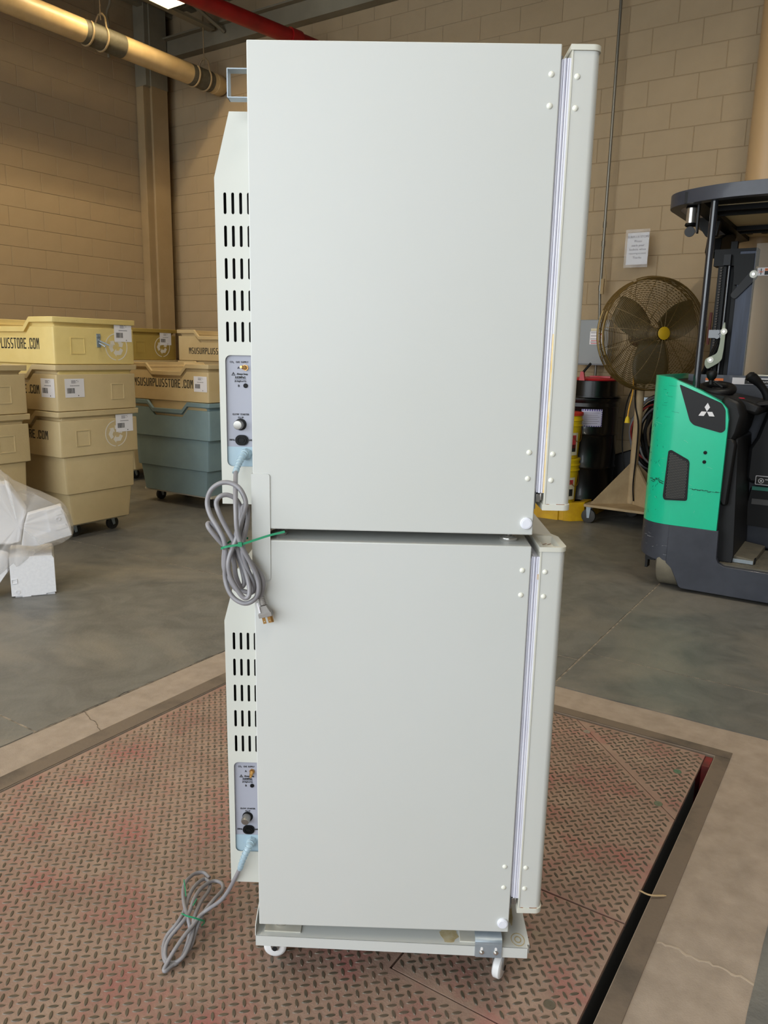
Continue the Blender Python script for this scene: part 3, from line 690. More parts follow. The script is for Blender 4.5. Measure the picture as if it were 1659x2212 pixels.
# wheeled base
FR = Frame(math.degrees(.017) - 1.5, (0, 1.475, 0))
bs = thing('wheeled_base', 'off-white steel base frame on white casters under the lower incubator', 'base', FU, (.03, .3, 0))
def basemb():
    m = MB(); X0, X1, Y0, Y1, Z0, Z1 = -.268, .340, -.003, .604, .0935, .1195
    k = .012          # the base sits very slightly askew under the stack
    def sk(m):
        for i, (x, y, z) in enumerate(m.v): m.v[i] = (x, y - k * (x - .036) / .6 + .006, z)
        return m
    m.box((X0, Y0, Z1 - .0015), (X1 - .002, Y1, Z1)); m.box((X0, Y0, Z0), (X1 - .003, Y0 + .0016, Z1)); m.box((X0, Y1 - .0016, Z0), (X1, Y1, Z1)); m.box((X0, Y0, Z0), (X0 + .0016, Y1, Z1))
    sk(m).build('frame', M_body, bs, bevel=.0006)
    sk(MB().box((X1 + .0006, Y0 + .012, Z0 + .003), (X1 + .0024, Y1, Z1 + .0006)).box((X1 - .004, Y0 + .012, Z1 - .001), (X1 + .002, Y1, Z1 + .0005))).build('front_rail', M_body, bs)
    sk(MB().poly([(-.003, .1195), (.06, .1195), (.6, .1195), (.6, .165), (.05, .165), (.012, .150), (.0, .142)], X0 - .0008, X0 + .0008, 'yz')).build('rear_upstand', M_body, bs)
    for x0, x1, y in ((-.250, -.168, .010), (.188, .279, .006)):
        sk(MB().box((x0, y, Z1), (x1, y + .075, Z1 + .003))).build('foot_plate', mat('foot_plate_enamel', (202, 201, 193), .5, rgb2=(196, 192, 178), scale=12), bs, bevel=.0006)
        sk(MB().box((x0, Y1 - .09, Z1), (x1, Y1 - .01, Z1 + .003))).build('foot_plate', MATS['foot_plate_enamel'], bs)
    st = MB(); rr = random.Random(4)
    def blob(cx, cy, rx, ry, amp=.25, hole=None):
        pts = []
        for q in range(22):
            a = 2 * PI * q / 22; s = 1 + rr.uniform(-amp, amp); pts.append((cx + rx * s * math.cos(a), cy + ry * s * math.sin(a)))
        return pts
    sk(MB().poly(blob(.165, .028, .022, .022, .2), Z1, Z1 + .0003, 'xy')).build('water_stain', M_water, bs, smooth=0)
    sk(MB().poly(circ(.3185, .022, .0155, 24, 1.3), Z1, Z1 + .0003, 'xy', [circ(.3185, .022, .0135, 24, 1.3)]).poly(circ(.3185, .022, .008, 24, 1.3), Z1, Z1 + .0003, 'xy', [circ(.3185, .022, .0055, 24, 1.3)])).build('ring_stain', M_water, bs, smooth=0)
    sk(MB().poly(blob(.311, .115, .007, .045, .18), Z1, Z1 + .0003, 'xy')).build('water_stain', M_water, bs, smooth=0)
    sk(MB().poly(circ(.3015, .165, .0095, 20, 2.0), Z1 + .0003, Z1 + .0007, 'xy')).build('rust_spot', M_rust, bs, smooth=0)
    # zinc hold-down bracket with two screws
    b = MB(); x0, x1 = .2205, .2800
    b.poly(rrect(x0, .0935 + .001, x1, .128, .004), -.0065, -.0048)
    b.xform(Matrix.Identity(4))
    pr = [(-.0065, .126), (-.0060, .133), (-.001, .139), (.010, .142), (.040, .143), (.040, .1415), (.010, .1405), (0, .1375), (-.0045, .1325), (-.0048, .126)]
    n = len(pr); b.add([(x, y, z) for x in (x0, x1) for (y, z) in pr], [tuple(range(n)), tuple(range(2 * n - 1, n - 1, -1))] + [(i, n + i, n + (i + 1) % n, (i + 1) % n) for i in range(n)])
    hb = sk(b).build('hold_down_bracket', M_zinc, bs, bevel=.0004); hb['label'] = 'zinc plated bracket clamping the lower incubator'
    for x in (.2355, .2665):
        sk(MB().lathe((x, -.0063, .1075), (0, -1, 0), [(0, .0055), (.001, .0055)], 16).lathe((x, -.007, .1075), (0, -1, 0), [(0, .0040), (.003, .0040), (.0045, .0018)], 6)).build('screw', M_chrome, hb)
        sk(MB().poly(rrect(x - .0026, .112, x + .0026, .1205, .0025), -.0070, -.0064)).build('slot_mark', M_castw, hb, smooth=0)
basemb()
def caster(x, y, ang, lab=None):
    m = Matrix.Translation((x, y, 0)) @ Matrix.Rotation(R(ang), 4, 'Z')
    f = MB().cyl((0, 0, .086), (0, 0, .0935), .020, n=18).box((-.013, -.010, .074), (.013, .010, .087))
    for s in (-1, 1):
        f.poly([(.012, .086), (-.014, .086), (-.026, .040), (-.022, .024), (-.008, .022), (-.002, .036)], s * .0125 - .0012, s * .0125 + .0012)
    f.xform(m); fo = f.build('caster', M_silver, bs); 
    wl = MB().lathe((-.015, -.0105, .0268), (0, 1, 0), [(0, .0195), (.001, .0235), (.004, .0265), (.017, .0265), (.020, .0235), (.021, .0195)], 30); wl.xform(m)
    MB.build(wl, 'wheel', M_castw, fo)
    MB().cyl((-.015, -.0145, .0268), (-.015, .0145, .0268), .006, n=10).xform(m).build('axle', M_dark, fo)
caster(-.2215, .090, 0); caster(.292, .062, 62); caster(-.215, .53, 20); caster(.27, .53, 75)
# cords: centre lines in the incubators' own frame
def cord(name, label, path, par_panel, tiepts, tag_label):
    t = thing(name, label, 'cord', FU, tuple(np.array(path[0]).round(4)), 'grey power cords of the incubators')
    MB().tube(crspline(path, 5), .0048, 10).build('cable', M_cord, t)
    return t
UPC = [(-0.3016,0.0550,1.1593),(-0.2953,0.0200,1.1437),(-0.2873,-0.0200,1.1211),(-0.2839,-0.0350,1.0945),(-0.2819,-0.0400,1.0660),(-0.2780,-0.0400,1.0438),(-0.2710,-0.0400,1.0245),(-0.2593,-0.0350,0.9978),(-0.2473,-0.0300,0.9692),(-0.2425,-0.0300,0.9447),(-0.2465,-0.0300,0.9245),(-0.2601,-0.0300,0.9117),(-0.2750,-0.0300,0.9097),(-0.2939,-0.0250,0.9185),(-0.3065,-0.0200,0.9368),(-0.3124,-0.0150,0.9600),(-0.3099,-0.0200,0.9878),(-0.3075,-0.0250,1.0121),(-0.3107,-0.0250,1.0363),(-0.3231,-0.0200,1.0589),(-0.3397,-0.0100,1.0819),(-0.3475,0.0000,1.1054),(-0.3394,0.0000,1.1296),(-0.3213,0.0000,1.1435),(-0.3021,0.0000,1.1447),(-0.2835,-0.0050,1.1363),(-0.2718,-0.0100,1.1181),(-0.2688,-0.0150,1.1027),(-0.2741,-0.0200,1.0812),(-0.2809,-0.0250,1.0551),(-0.2876,-0.0300,1.0336),(-0.2958,-0.0350,1.0120),(-0.2995,-0.0400,0.9906),(-0.2956,-0.0400,0.9648),(-0.2814,-0.0400,0.9376),(-0.2698,-0.0400,0.9240),(-0.2609,-0.0400,0.9274),(-0.2601,-0.0350,0.9427),(-0.2676,-0.0250,0.9672),(-0.2785,-0.0200,0.9962),(-0.2855,-0.0200,1.0190),(-0.2955,-0.0200,1.0385),(-0.3097,-0.0200,1.0653),(-0.3209,-0.0200,1.0905),(-0.3261,-0.0150,1.1073),(-0.3184,-0.0150,1.1201),(-0.3048,-0.0100,1.1225),(-0.2898,-0.0050,1.1137),(-0.2823,0.0000,1.0949),(-0.2832,-0.0050,1.0717),(-0.2875,-0.0150,1.0496),(-0.2938,-0.0150,1.0282),(-0.2961,-0.0200,1.0111),(-0.2910,-0.0250,0.9866),(-0.2885,-0.0250,0.9636),(-0.2810,-0.0200,0.9406),(-0.2744,-0.0150,0.9455),(-0.2781,-0.0100,0.9672),(-0.2851,-0.0100,0.9934),(-0.2977,-0.0120,1.0166),(-0.3132,-0.0150,1.0231),(-0.3251,-0.0200,1.0377),(-0.3408,-0.0200,1.0585),(-0.3433,-0.0120,1.0657),(-0.3329,-0.0100,1.0594),(-0.3199,-0.0100,1.0415),(-0.3125,-0.0120,1.0208),(-0.3150,-0.0100,0.9972),(-0.3140,-0.0100,0.9709),(-0.2985,-0.0150,0.9448),(-0.2897,-0.0150,0.9326),(-0.2783,-0.0120,0.9288),(-0.2597,-0.0150,0.9271),(-0.2540,-0.0200,0.9444),(-0.2665,-0.0220,0.9787),(-0.2743,-0.0250,1.0099),(-0.2735,-0.0200,1.0314),(-0.2691,-0.0100,1.0595),(-0.2667,-0.0050,1.0842),(-0.2698,-0.0030,1.1018),(-0.2769,-0.0050,1.0960),(-0.2766,-0.0080,1.0740),(-0.2793,-0.0120,1.0445),(-0.2780,-0.0200,1.0237),(-0.2695,-0.0200,1.0041),(-0.2538,-0.0180,0.9825),(-0.2392,-0.0180,0.9628),(-0.2357,-0.0180,0.9443),(-0.2396,-0.0180,0.9286),(-0.2405,-0.0180,0.9177)]
LOC = [(-0.3145,0.0823,0.2350),(-0.3293,0.0922,0.2000),(-0.3510,0.1111,0.1500),(-0.3737,0.1272,0.1100),(-0.4063,0.1494,0.0700),(-0.4267,0.1446,0.0550),(-0.4366,0.1211,0.0500),(-0.4511,0.0876,0.0450),(-0.4650,0.0545,0.0350),(-0.4765,0.0316,0.0200),(-0.4807,0.0195,0.0120),(-0.4754,0.0182,0.0105),(-0.4672,0.0328,0.0105),(-0.4490,0.0579,0.0120),(-0.4360,0.0863,0.0200),(-0.4333,0.1165,0.0300),(-0.4280,0.1384,0.0450),(-0.4215,0.1659,0.0500),(-0.4076,0.2089,0.0500),(-0.3989,0.2541,0.0400),(-0.4105,0.2914,0.0300),(-0.4351,0.2987,0.0300),(-0.4537,0.2597,0.0400),(-0.4591,0.2065,0.0500),(-0.4593,0.1567,0.0500),(-0.4695,0.1256,0.0450),(-0.4888,0.1000,0.0300),(-0.4939,0.0770,0.0200),(-0.4848,0.0498,0.0120),(-0.4650,0.0426,0.0105),(-0.4447,0.0525,0.0200),(-0.4379,0.0850,0.0300),(-0.4388,0.1186,0.0400),(-0.4440,0.1486,0.0450),(-0.4433,0.2080,0.0400),(-0.4374,0.2610,0.0300),(-0.4450,0.3028,0.0200),(-0.4635,0.3191,0.0200),(-0.4762,0.2799,0.0300),(-0.4803,0.2324,0.0350),(-0.4756,0.1757,0.0400),(-0.4836,0.1369,0.0350),(-0.5013,0.1146,0.0200),(-0.5021,0.0857,0.0120),(-0.4869,0.0481,0.0105),(-0.4657,0.0361,0.0105),(-0.4512,0.0562,0.0105),(-0.4479,0.0915,0.0150),(-0.4482,0.1229,0.0300),(-0.4626,0.1491,0.0500),(-0.4899,0.2176,0.0400),(-0.5055,0.2827,0.0300),(-0.4968,0.3349,0.0200),(-0.4747,0.3515,0.0150),(-0.4535,0.3364,0.0105)]
cu = cord('power_cord', 'grey power cord looped and tied, hanging behind the joint of the two incubators', UPC, None, None, None)
cl = cord('power_cord', 'grey power cord in a tied bundle lying on the plate beside the wheeled base', LOC, None, None, None)
def relief(par, pts, end):
    P = crspline(pts, 6); n = len(P); r = [.0098 - .0042 * i / (n - 1) for i in range(n)]
    MB().tube(P, [x * .86 for x in r], 14).build('strain_relief', M_bpanel, par)
    m = MB()
    for i in range(2, n - 1, 2):
        d = Vector(P[min(i + 1, n - 1)]) - Vector(P[i - 1]); m.lathe(Vector(P[i]) - d.normalized() * .0017, d, [(0, r[i] * .85), (.0006, r[i] * 1.02), (.0026, r[i] * 1.02), (.0032, r[i] * .85)], 16)
    d = Vector(P[-1]) - Vector(P[-2]); m.lathe(Vector(P[-1]) - d.normalized() * .004, d, [(0, .0066), (.009, .0062)], 16)
    m.build('strain_relief_ring', M_bpanel, par)
    MB().lathe(Vector(P[0]) + Vector((0, .006, 0)), (0, -1, 0), [(0, .0125), (.006, .0122), (.012, .0095)], 8).build('gland_nut', M_bpanel, par)
relief(cu, [(-.2899, .1000, 1.1880), (-.2925, .0850, 1.1880), (-.2983, .0700, 1.1741), (-.3016, .0550, 1.1593)], None)
relief(cl, [(-.2929, .1000, .2890), (-.2940, .0850, .2900), (-.3022, .0770, .2729), (-.3111, .0780, .2480), (-.3145, .0823, .2350)], None)
# green cable ties
def strap(path, wd, th, par, closed=False):
    P = [Vector(p) for p in crspline(path, 5)]; m = MB(); vs = []; fs = []
    for i, p in enumerate(P):
        t = (P[min(i + 1, len(P) - 1)] - P[max(i - 1, 0)]).normalized(); up = Vector((0, 0, 1)); up = (up - t * up.dot(t)).normalized(); n = t.cross(up)
        for a, b in ((-1, -1), (1, -1), (1, 1), (-1, 1)): vs.append(p + up * (a * wd / 2) + n * (b * th / 2))
    for i in range(len(P) - 1):
        for k in range(4): fs.append((i * 4 + k, i * 4 + (k + 1) % 4, i * 4 + 4 + (k + 1) % 4, i * 4 + 4 + k))
    m.add(vs, fs); return m
t1 = strap([(-.2700, .010, 1.032), (-.295, .012, 1.030), (-.3146, -.01, 1.0202), (-.3155, -.03, 1.0195), (-.3049, -.0470, 1.0270), (-.2903, -.0500, 1.0310), (-.2728, -.0500, 1.0339), (-.2465, -.0480, 1.0428), (-.2174, -.0460, 1.0525), (-.1883, -.0450, 1.0603)], .0042, .0012, cu)
t1.box((-.2775, -.054, 1.0305), (-.2695, -.048, 1.0385)); t1.build('cable_tie', M_tie, cu, smooth=0)['label'] = 'green cable tie with a long loose end'
t2 = strap([(-.4767, .1522, .050), (-.4690, .1330, .066), (-.4540, .1170, .074), (-.4367, .1120, .074), (-.4200, .1190, .062), (-.4150, .1350, .045), (-.4300, .1600, .012)], .0038, .0012, cl)
t2.tube([(-.483, .216, .048), (-.490, .236, .052), (-.5005, .262, .060)], .0014, 5); t2.tube([(-.453, .172, .058), (-.449, .19, .062)], .0016, 5); t2.build('cable_tie', M_tie, cl, smooth=0)['label'] = 'green cable tie round the bundle'
# plug of the upper cord
pm = MB(); Mx = Matrix.Translation((-.2375, -.018, .9080)) @ Matrix.Rotation(R(-14), 4, 'Y')
pm.lathe((0, 0, .012), (0, 0, -1), [(0, .0050), (.008, .0062), (.016, .0070)], 14)
for k in range(5): pm.box((-.0058, -.0058, .0095 - k * .0034), (.0058, .0058, .0112 - k * .0034))
pm.hexa([(-.0125, -.008, -.022), (.0125, -.008, -.022), (.0125, .008, -.022), (-.0125, .008, -.022), (-.0065, -.006, -.006), (.0065, -.006, -.006), (.0065, .006, -.006), (-.0065, .006, -.006)])
pm.box((-.0135, -.009, -.029), (.0135, .009, -.0205)); pm.xform(Mx)
pg = pm.build('plug', M_plugm, cu, bevel=.001)
for x, y in ((-.0065, 0), (.0045, 0)): MB().poly([(x - .0032, -.044), (x + .0032, -.044), (x + .0032, -.028), (x - .0032, -.028)], -.0008, .0008, 'xz', [circ(x, -.0395, .0012, 10)]).xform(Mx).build('prong', M_brass, pg)
MB().cyl((.009, .004, -.028), (.009, .004, -.045), .0021, n=10).xform(Mx).build('prong', M_brass, pg)
MB().box((-.0105, -.0092, -.018), (-.007, -.0072, .004)).xform(Mx).build('cord_tag', M_paper, cu, smooth=0)['label'] = 'white paper tag by the plug'

# ================================================================== HAMPERS
GL = {  # stencil capitals on a 1 x 2 cell, built from separate strokes
 'M': [[(0, 0), (.24, 0), (.24, 2), (0, 2)], [(.76, 0), (1, 0), (1, 2), (.76, 2)], [(.28, 2), (.34, 2), (.5, 1.15), (.66, 2), (.72, 2), (.72, 1.5), (.56, .75), (.44, .75), (.28, 1.5)]],
 'S': [[(.2, 1.75), (.9, 1.75), (.9, 2), (.2, 2)], [(0, 1.1), (.28, 1.0), (.28, 1.7), (.1, 1.9), (0, 1.7)], [(.3, 1.15), (.3, .85), (.7, .72), (.7, 1.0)], [(1, .9), (.72, 1.0), (.72, .3), (.9, .1), (1, .3)], [(.1, 0), (.8, 0), (.8, .25), (.1, .25)]],
 'U': [[(0, .25), (.12, 0), (.42, 0), (.42, .25), (.28, .3), (.28, 2), (0, 2)], [(1, .25), (.88, 0), (.5, 0), (.5, .25), (.72, .3), (.72, 2), (1, 2)]],
 'R': [[(0, 0), (.28, 0), (.28, 2), (0, 2)], [(.36, 1.75), (.7, 1.75), (.7, 1.2), (.36, 1.15), (.36, .9), (.85, .95), (1, 1.15), (1, 1.8), (.85, 2), (.36, 2)], [(.72, 0), (1, 0), (.88, .88), (.55, .85)]],
 'P': [[(0, 0), (.28, 0), (.28, 2), (0, 2)], [(.36, 1.75), (.7, 1.75), (.7, 1.15), (.36, 1.1), (.36, .85), (.85, .9), (1, 1.1), (1, 1.8), (.85, 2), (.36, 2)]],
 'L': [[(0, 0), (.28, 0), (.28, 2), (0, 2)], [(.36, 0), (1, 0), (1, .3), (.36, .3)]],
 'T': [[(.36, 0), (.64, 0), (.64, 1.68), (.36, 1.68)], [(0, 1.74), (1, 1.74), (1, 2), (0, 2)]],
 'O': [[(.45, 0), (.15, 0), (0, .25), (0, 1.75), (.15, 2), (.45, 2), (.45, 1.75), (.28, 1.7), (.28, .3), (.45, .25)], [(.55, 0), (.85, 0), (1, .25), (1, 1.75), (.85, 2), (.55, 2), (.55, 1.75), (.72, 1.7), (.72, .3), (.55, .25)]],
 'C': [[(.45, 0), (.15, 0), (0, .25), (0, 1.75), (.15, 2), (.45, 2), (.45, 1.75), (.28, 1.7), (.28, .3), (.45, .25)], [(.55, 0), (.85, 0), (1, .25), (1, .7), (.72, .7), (.72, .3), (.55, .25)], [(.55, 2), (.85, 2), (1, 1.75), (1, 1.3), (.72, 1.3), (.72, 1.7), (.55, 1.75)]],
 'E': [[(0, 0), (.28, 0), (.28, 2), (0, 2)], [(.36, 0), (1, 0), (1, .27), (.36, .27)], [(.36, .87), (.85, .87), (.85, 1.13), (.36, 1.13)], [(.36, 1.73), (1, 1.73), (1, 2), (.36, 2)]],
 '.': [[(.0, 0), (.3, 0), (.3, .3), (.0, .3)]], ' ': []}
def stencil(text, x0, x1, z, h, y):
    """flat stencilled lettering between x0 and x1 on a face at y"""
    adv = [(.62 if c == '.' else .45 if c == ' ' else 1.28) for c in text]; k = (x1 - x0) / (sum(adv) - .28); x = x0; m = MB()
    for c, a in zip(text, adv):
        for p in GL[c]:
            m.poly([(x + q[0] * k, z + q[1] * h / 2) for q in p], y - .0008, y)
        x += a * k
    return m
def recycle(cx, cz, r, holes=None):
    """three chasing arrows in a broken ring, in the plane (a, z); list of outlines"""
    out = []
    body = [(-.05, -.38), (-.05, -.80), (.50, -.80), (.80, -.30), (.47, -.10), (.30, -.38)]; head = [(-.05, -.20), (-.38, -.59), (-.05, -.98)]
    for k in range(3):
        a = R(120 * k); c, s = math.cos(a), math.sin(a)
        for sh in (body, head): out.append([(cx + .74 * r * (x * c - y * s), cz + .74 * r * (x * s + y * c)) for x, y in sh])
    for a0, a1 in ((-84, 84), (96, 264)):
        o = [(cx + r * math.cos(R(a)), cz + r * math.sin(R(a))) for a in np.linspace(a0, a1, 22)] + [(cx + .93 * r * math.cos(R(a)), cz + .93 * r * math.sin(R(a))) for a in np.linspace(a1, a0, 22)]
        out.append(o)
    return out
def sticker(par, place, a, z, wd, ht):
    """white shipping sticker with logo dots, a line of text and a bar code; place(mb, outline, t0, t1) puts it on a face"""
    m = MB(); place(m, [(a, z), (a + wd, z), (a + wd, z + ht), (a, z + ht)], 0, .001)
    s = m.build('sticker', M_paper, par, smooth=0); s['label'] = 'white bar code sticker'
    b = MB(); x = a + wd * .10
    rr = random.Random(int(abs(a * 1000)))
    while x < a + wd * .48:
        w_ = wd * rr.choice((.012, .02, .03)); place(b, [(x, z + ht * .22), (x + w_, z + ht * .22), (x + w_, z + ht * .50), (x, z + ht * .50)], .001, .0014); x += w_ + wd * rr.choice((.012, .018))
    for dx, dz, q in ((.60, .88, .035), (.67, .82, .03), (.60, .77, .022), (.68, .90, .02)):
        place(b, [(a + wd * dx, z + ht * dz), (a + wd * (dx + q), z + ht * dz), (a + wd * (dx + q), z + ht * (dz + q)), (a + wd * dx, z + ht * (dz + q))], .001, .0014)
    place(b, [(a + wd * .66, z + ht * .06), (a + wd * .70, z + ht * .06), (a + wd * .70, z + ht * .12), (a + wd * .66, z + ht * .12)], .001, .0014)
    b.build('bar_code', M_ink, s, smooth=0)
    g = MB()
    for k in range(3): place(g, [(a + wd * .33, z + ht * (.76 + .06 * k)), (a + wd * .56, z + ht * (.76 + .06 * k)), (a + wd * .56, z + ht * (.79 + .06 * k)), (a + wd * .33, z + ht * (.79 + .06 * k))], .001, .0014)
    for k in range(11): place(g, [(a + wd * (.26 + .045 * k), z + ht * .60), (a + wd * (.29 + .045 * k), z + ht * .60), (a + wd * (.29 + .045 * k), z + ht * .645), (a + wd * (.26 + .045 * k), z + ht * .645)], .001, .0014)
    g.build('printed_line', M_grey, s, smooth=0)
HL, HW = 1.02, .68
PROF = [(.0, .062, 0), (.228, .044, 0), (.232, .030, 0), (.500, .022, 0), (.506, .0, 0), (.760, .0, 1), (.760, .026, 1), (.788, .024, 1), (.788, -.010, 1), (.825, -.012, 1),
        (.825, .006, 1), (.790, .012, 1), (.760, .034, 1), (.500, .050, 0), (.300, .052, 0)]
def hamper(name, label, u1, w0, z0, m, group=None, casters=False, text=None, extras=None, ku=.035, kw=.085):
    """u1: right end, w0: front; long side runs to -u"""
    u0, w1 = u1 - HL, w0 + HW
    t = thing(name, label, 'hamper', FB, ((u0 + u1) / 2, (w0 + w1) / 2, z0), group)
    fx = [0, .245, .315, .685, .755, 1]; dr = [0, 0, 1, 1, 0, 0]; NOTCH = .066
    def ring(z, i, nf):
        c = .022; P = []; low = (not nf) and i > .001; iu, iw = (i * ku / .062, i * kw / .062) if low else (i, i)
        for f, d in zip(fx, dr):
            x = u1 - iu - c - (u1 - u0 - 2 * iu - 2 * c) * f; P.append((x, w0 + iw, z - (NOTCH * d if nf else 0)))
        P += [(u0 + iu + c * .3, w0 + iw + c * .3, z), (u0 + iu, w0 + iw + c, z), (u0 + iu, w1 - iw - c, z), (u0 + iu + c * .3, w1 - iw - c * .3, z)]
        for f, d in zip(fx[::-1], dr):
            x = u1 - iu - c - (u1 - u0 - 2 * iu - 2 * c) * f; P.append((x, w1 - iw, z - (NOTCH * d if nf else 0)))
        P += [(u1 - iu - c * .3, w1 - iw - c * .3, z), (u1 - iu, w1 - iw - c, z), (u1 - iu, w0 + iw + c, z), (u1 - iu - c * .3, w0 + iw + c * .3, z)]
        return P
    b = MB(); n = None
    for z, i, nf in PROF:
        r_ = ring(z + z0, i, nf); n = len(r_); b.v += r_
    for k in range(len(PROF) - 1):
        for q in range(n): b.f.append((k * n + q, (k + 1) * n + q, (k + 1) * n + (q + 1) % n, k * n + (q + 1) % n))
    b.f.append(tuple(range(n))); b.f.append(tuple(range(len(PROF) * n - 1, (len(PROF) - 1) * n - 1, -1)))
    body = b.build('body', m, t, bevel=.003, smooth=30)
    # embossed square frames on the short right side and front lettering
    e = MB()
    def onside(mb, outline, t0, t1, holes=()):  # right end face, looking along -u: outline in (w, z)
        mb.poly(outline, u1 + t0, u1 + t1, 'yz', holes)
    def onfront(mb, outline, t0, t1, holes=()):
        mb.poly(outline, w0 - t1, w0 - t0, 'xz', holes)
    ew, ez = w0 + (.13 if not (extras or {}).get('emb_far') else .45), z0 + .575
    onside(e, [(ew, ez), (ew + .115, ez), (ew + .115, ez + .115), (ew, ez + .115)], 0, .003, [[(ew + .006, ez + .006), (ew + .109, ez + .006), (ew + .109, ez + .109), (ew + .006, ez + .109)]])
    e.build('embossed_frame', m, t, smooth=0)
    if text: 
        s = stencil(*text, w0 - .0004); s.build('stencil_lettering', M_ink, t, smooth=0)['label'] = 'black stencilled MSUSURPLUSSTORE .COM'
    ex = extras or {}
    if 'recycle' in ex:
        a, z, r = ex['recycle']; q = MB()
        for o in recycle(w0 + a, z0 + z, r): onside(q, o, .0002, .0010)
        q.build('recycling_symbol', mat('white_stencil_paint', (214, 208, 196), .7), t, smooth=0)['label'] = 'white recycling symbol in a ring'
    if 'side_sticker' in ex:
        a, z = ex['side_sticker']; sticker(t, lambda mb, o, t0, t1: onside(mb, o, t0 + .0011, t1 + .0011), w0 + a, z0 + z, .155, .13)
    if 'front_sticker' in ex:
        a, z = ex['front_sticker']; sticker(t, lambda mb, o, t0, t1: onfront(mb, o, t0 + .0011, t1 + .0011), u1 + a, z0 + z, .155, .13)
    if 'latch' in ex:
        a, z = ex['latch']; q = MB(); q.box((u1, w0 + a, z0 + z), (u1 + .004, w0 + a + .032, z0 + z + .095))
        q.cyl((u1 + .004, w0 + a + .008, z0 + z + .078), (u1 + .010, w0 + a + .008, z0 + z + .078), .007, n=8); q.cyl((u1 + .004, w0 + a + .024, z0 + z + .078), (u1 + .010, w0 + a + .024, z0 + z + .078), .007, n=8); q.cyl((u1 + .004, w0 + a + .016, z0 + z + .05), (u1 + .012, w0 + a + .016, z0 + z + .05), .007, n=8)
        q.tube([(u1 + .008, w0 + a + .016, z0 + z + .03), (u1 + .05, w0 + a + .035, z0 + z + .005)], .006, 8).tube([(u1 + .008, w0 + a + .02, z0 + z + .045), (u1 + .05, w0 + a + .07, z0 + z + .015)], .006, 8)
        q.build('metal_latch', M_zinc, t)['label'] = 'small zinc latch'
    if casters:
        MB().box((u0 + .075, w0 + .075, z0 - .016), (u1 - .075, w1 - .075, z0)).build('deck_board', mat('pale_board', (190, 182, 164), .7), t, smooth=0)
        for (x, y) in ((u1 - .17, w1 - .17), (u1 - .17, w0 + .17), (u0 + .17, w1 - .17), (u0 + .17, w0 + .17)):
            h = z0 - .016; cs = MB().box((x - .03, y - .04, h - .006), (x + .03, y + .04, h))
            for s in (-1, 1): cs.poly([(y - .015, h), (y + .02, h), (y + .028, .04), (y + .01, .035)], x + s * .022 - .002, x + s * .022 + .002, 'yz')
            c_ = cs.build('caster', M_zinc, t, smooth=0)
            MB().lathe((x - .016, y + .016, .050), (1, 0, 0), [(0, .038), (.004, .050), (.028, .050), (.032, .038)], 24).build('wheel', mat('dark_rubber', (44, 42, 40), .6), c_)
    return t
TAN1 = mat('tan_hamper_plastic', (204, 184, 142), .48, rgb2=(194, 174, 132), scale=3, bump=.0008, bscale=120)
YEL1 = mat('yellow_tan_hamper_plastic', (226, 204, 136), .48, rgb2=(218, 194, 124), scale=3, bump=.0008, bscale=120)
OLV = mat('olive_hamper_plastic', (172, 146, 72), .5, rgb2=(160, 134, 62), scale=3, bump=.0008, bscale=120)
CRM = mat('cream_hamper_plastic', (200, 178, 134), .48, rgb2=(190, 166, 122), scale=3, bump=.0008, bscale=120)
BLU = mat('blue_grey_hamper_plastic', (124, 146, 150), .5, rgb2=(116, 136, 140), scale=3, bump=.0008, bscale=120)
SU, SW = -4.822, 3.275
STX = 'MSUSURPLUSSTORE .COM'
hamper('plastic_hamper', 'tan wheeled hamper at the bottom of the stack with a recycling symbol', SU, SW, .120, TAN1, 'nested hampers by the left wall', True, (STX, SU - .88, SU - .135, .745, .062), {'recycle': (.475, .645, .098), 'side_sticker': (.475, .655)})
hamper('plastic_hamper', 'tan hamper in the middle of the stack, one sticker on each face', SU, SW, .445, TAN1, 'nested hampers by the left wall', False, (STX, SU - .93, SU - .20, 1.065, .062), {'side_sticker': (.065, .60), 'front_sticker': (-.175, .60), 'emb_far': True})
hamper('plastic_hamper', 'yellowish hamper topmost of the stack, with a zinc latch and recycling symbol', SU, SW, .770, YEL1, 'nested hampers by the left wall', False, (STX, SU - .90, SU - .165, 1.375, .075), {'recycle': (.515, .630, .098), 'side_sticker': (.500, .668), 'latch': (.345, .625)})
# stack at the left edge of the frame
hamper('plastic_hamper', 'tan hamper at the left edge, lower one behind the foam', -4.86, 2.40, .120, TAN1, 'nested hampers by the left wall', True, None, {'emb_far': True})
hamper('plastic_hamper', 'tan hamper at the left edge, upper one with an embossed square', -4.86, 2.40, .445, TAN1, 'nested hampers by the left wall', False, None, {'emb_far': True})
# blue-grey hamper with a tan one in it
hamper('plastic_hamper', 'blue-grey wheeled hamper under a tan one, right of the tall stack', -4.80, 4.685, .120, BLU, 'nested hampers by the left wall', True, None, None, .11, .05)
hamper('plastic_hamper', 'tan hamper nested in the blue-grey one with full stencilled web address', -4.80, 4.685, .445, CRM, 'nested hampers by the left wall', False, (STX, -5.735, -4.985, 1.065, .072), {'front_sticker': (-.172, .595)}, .11, .05)
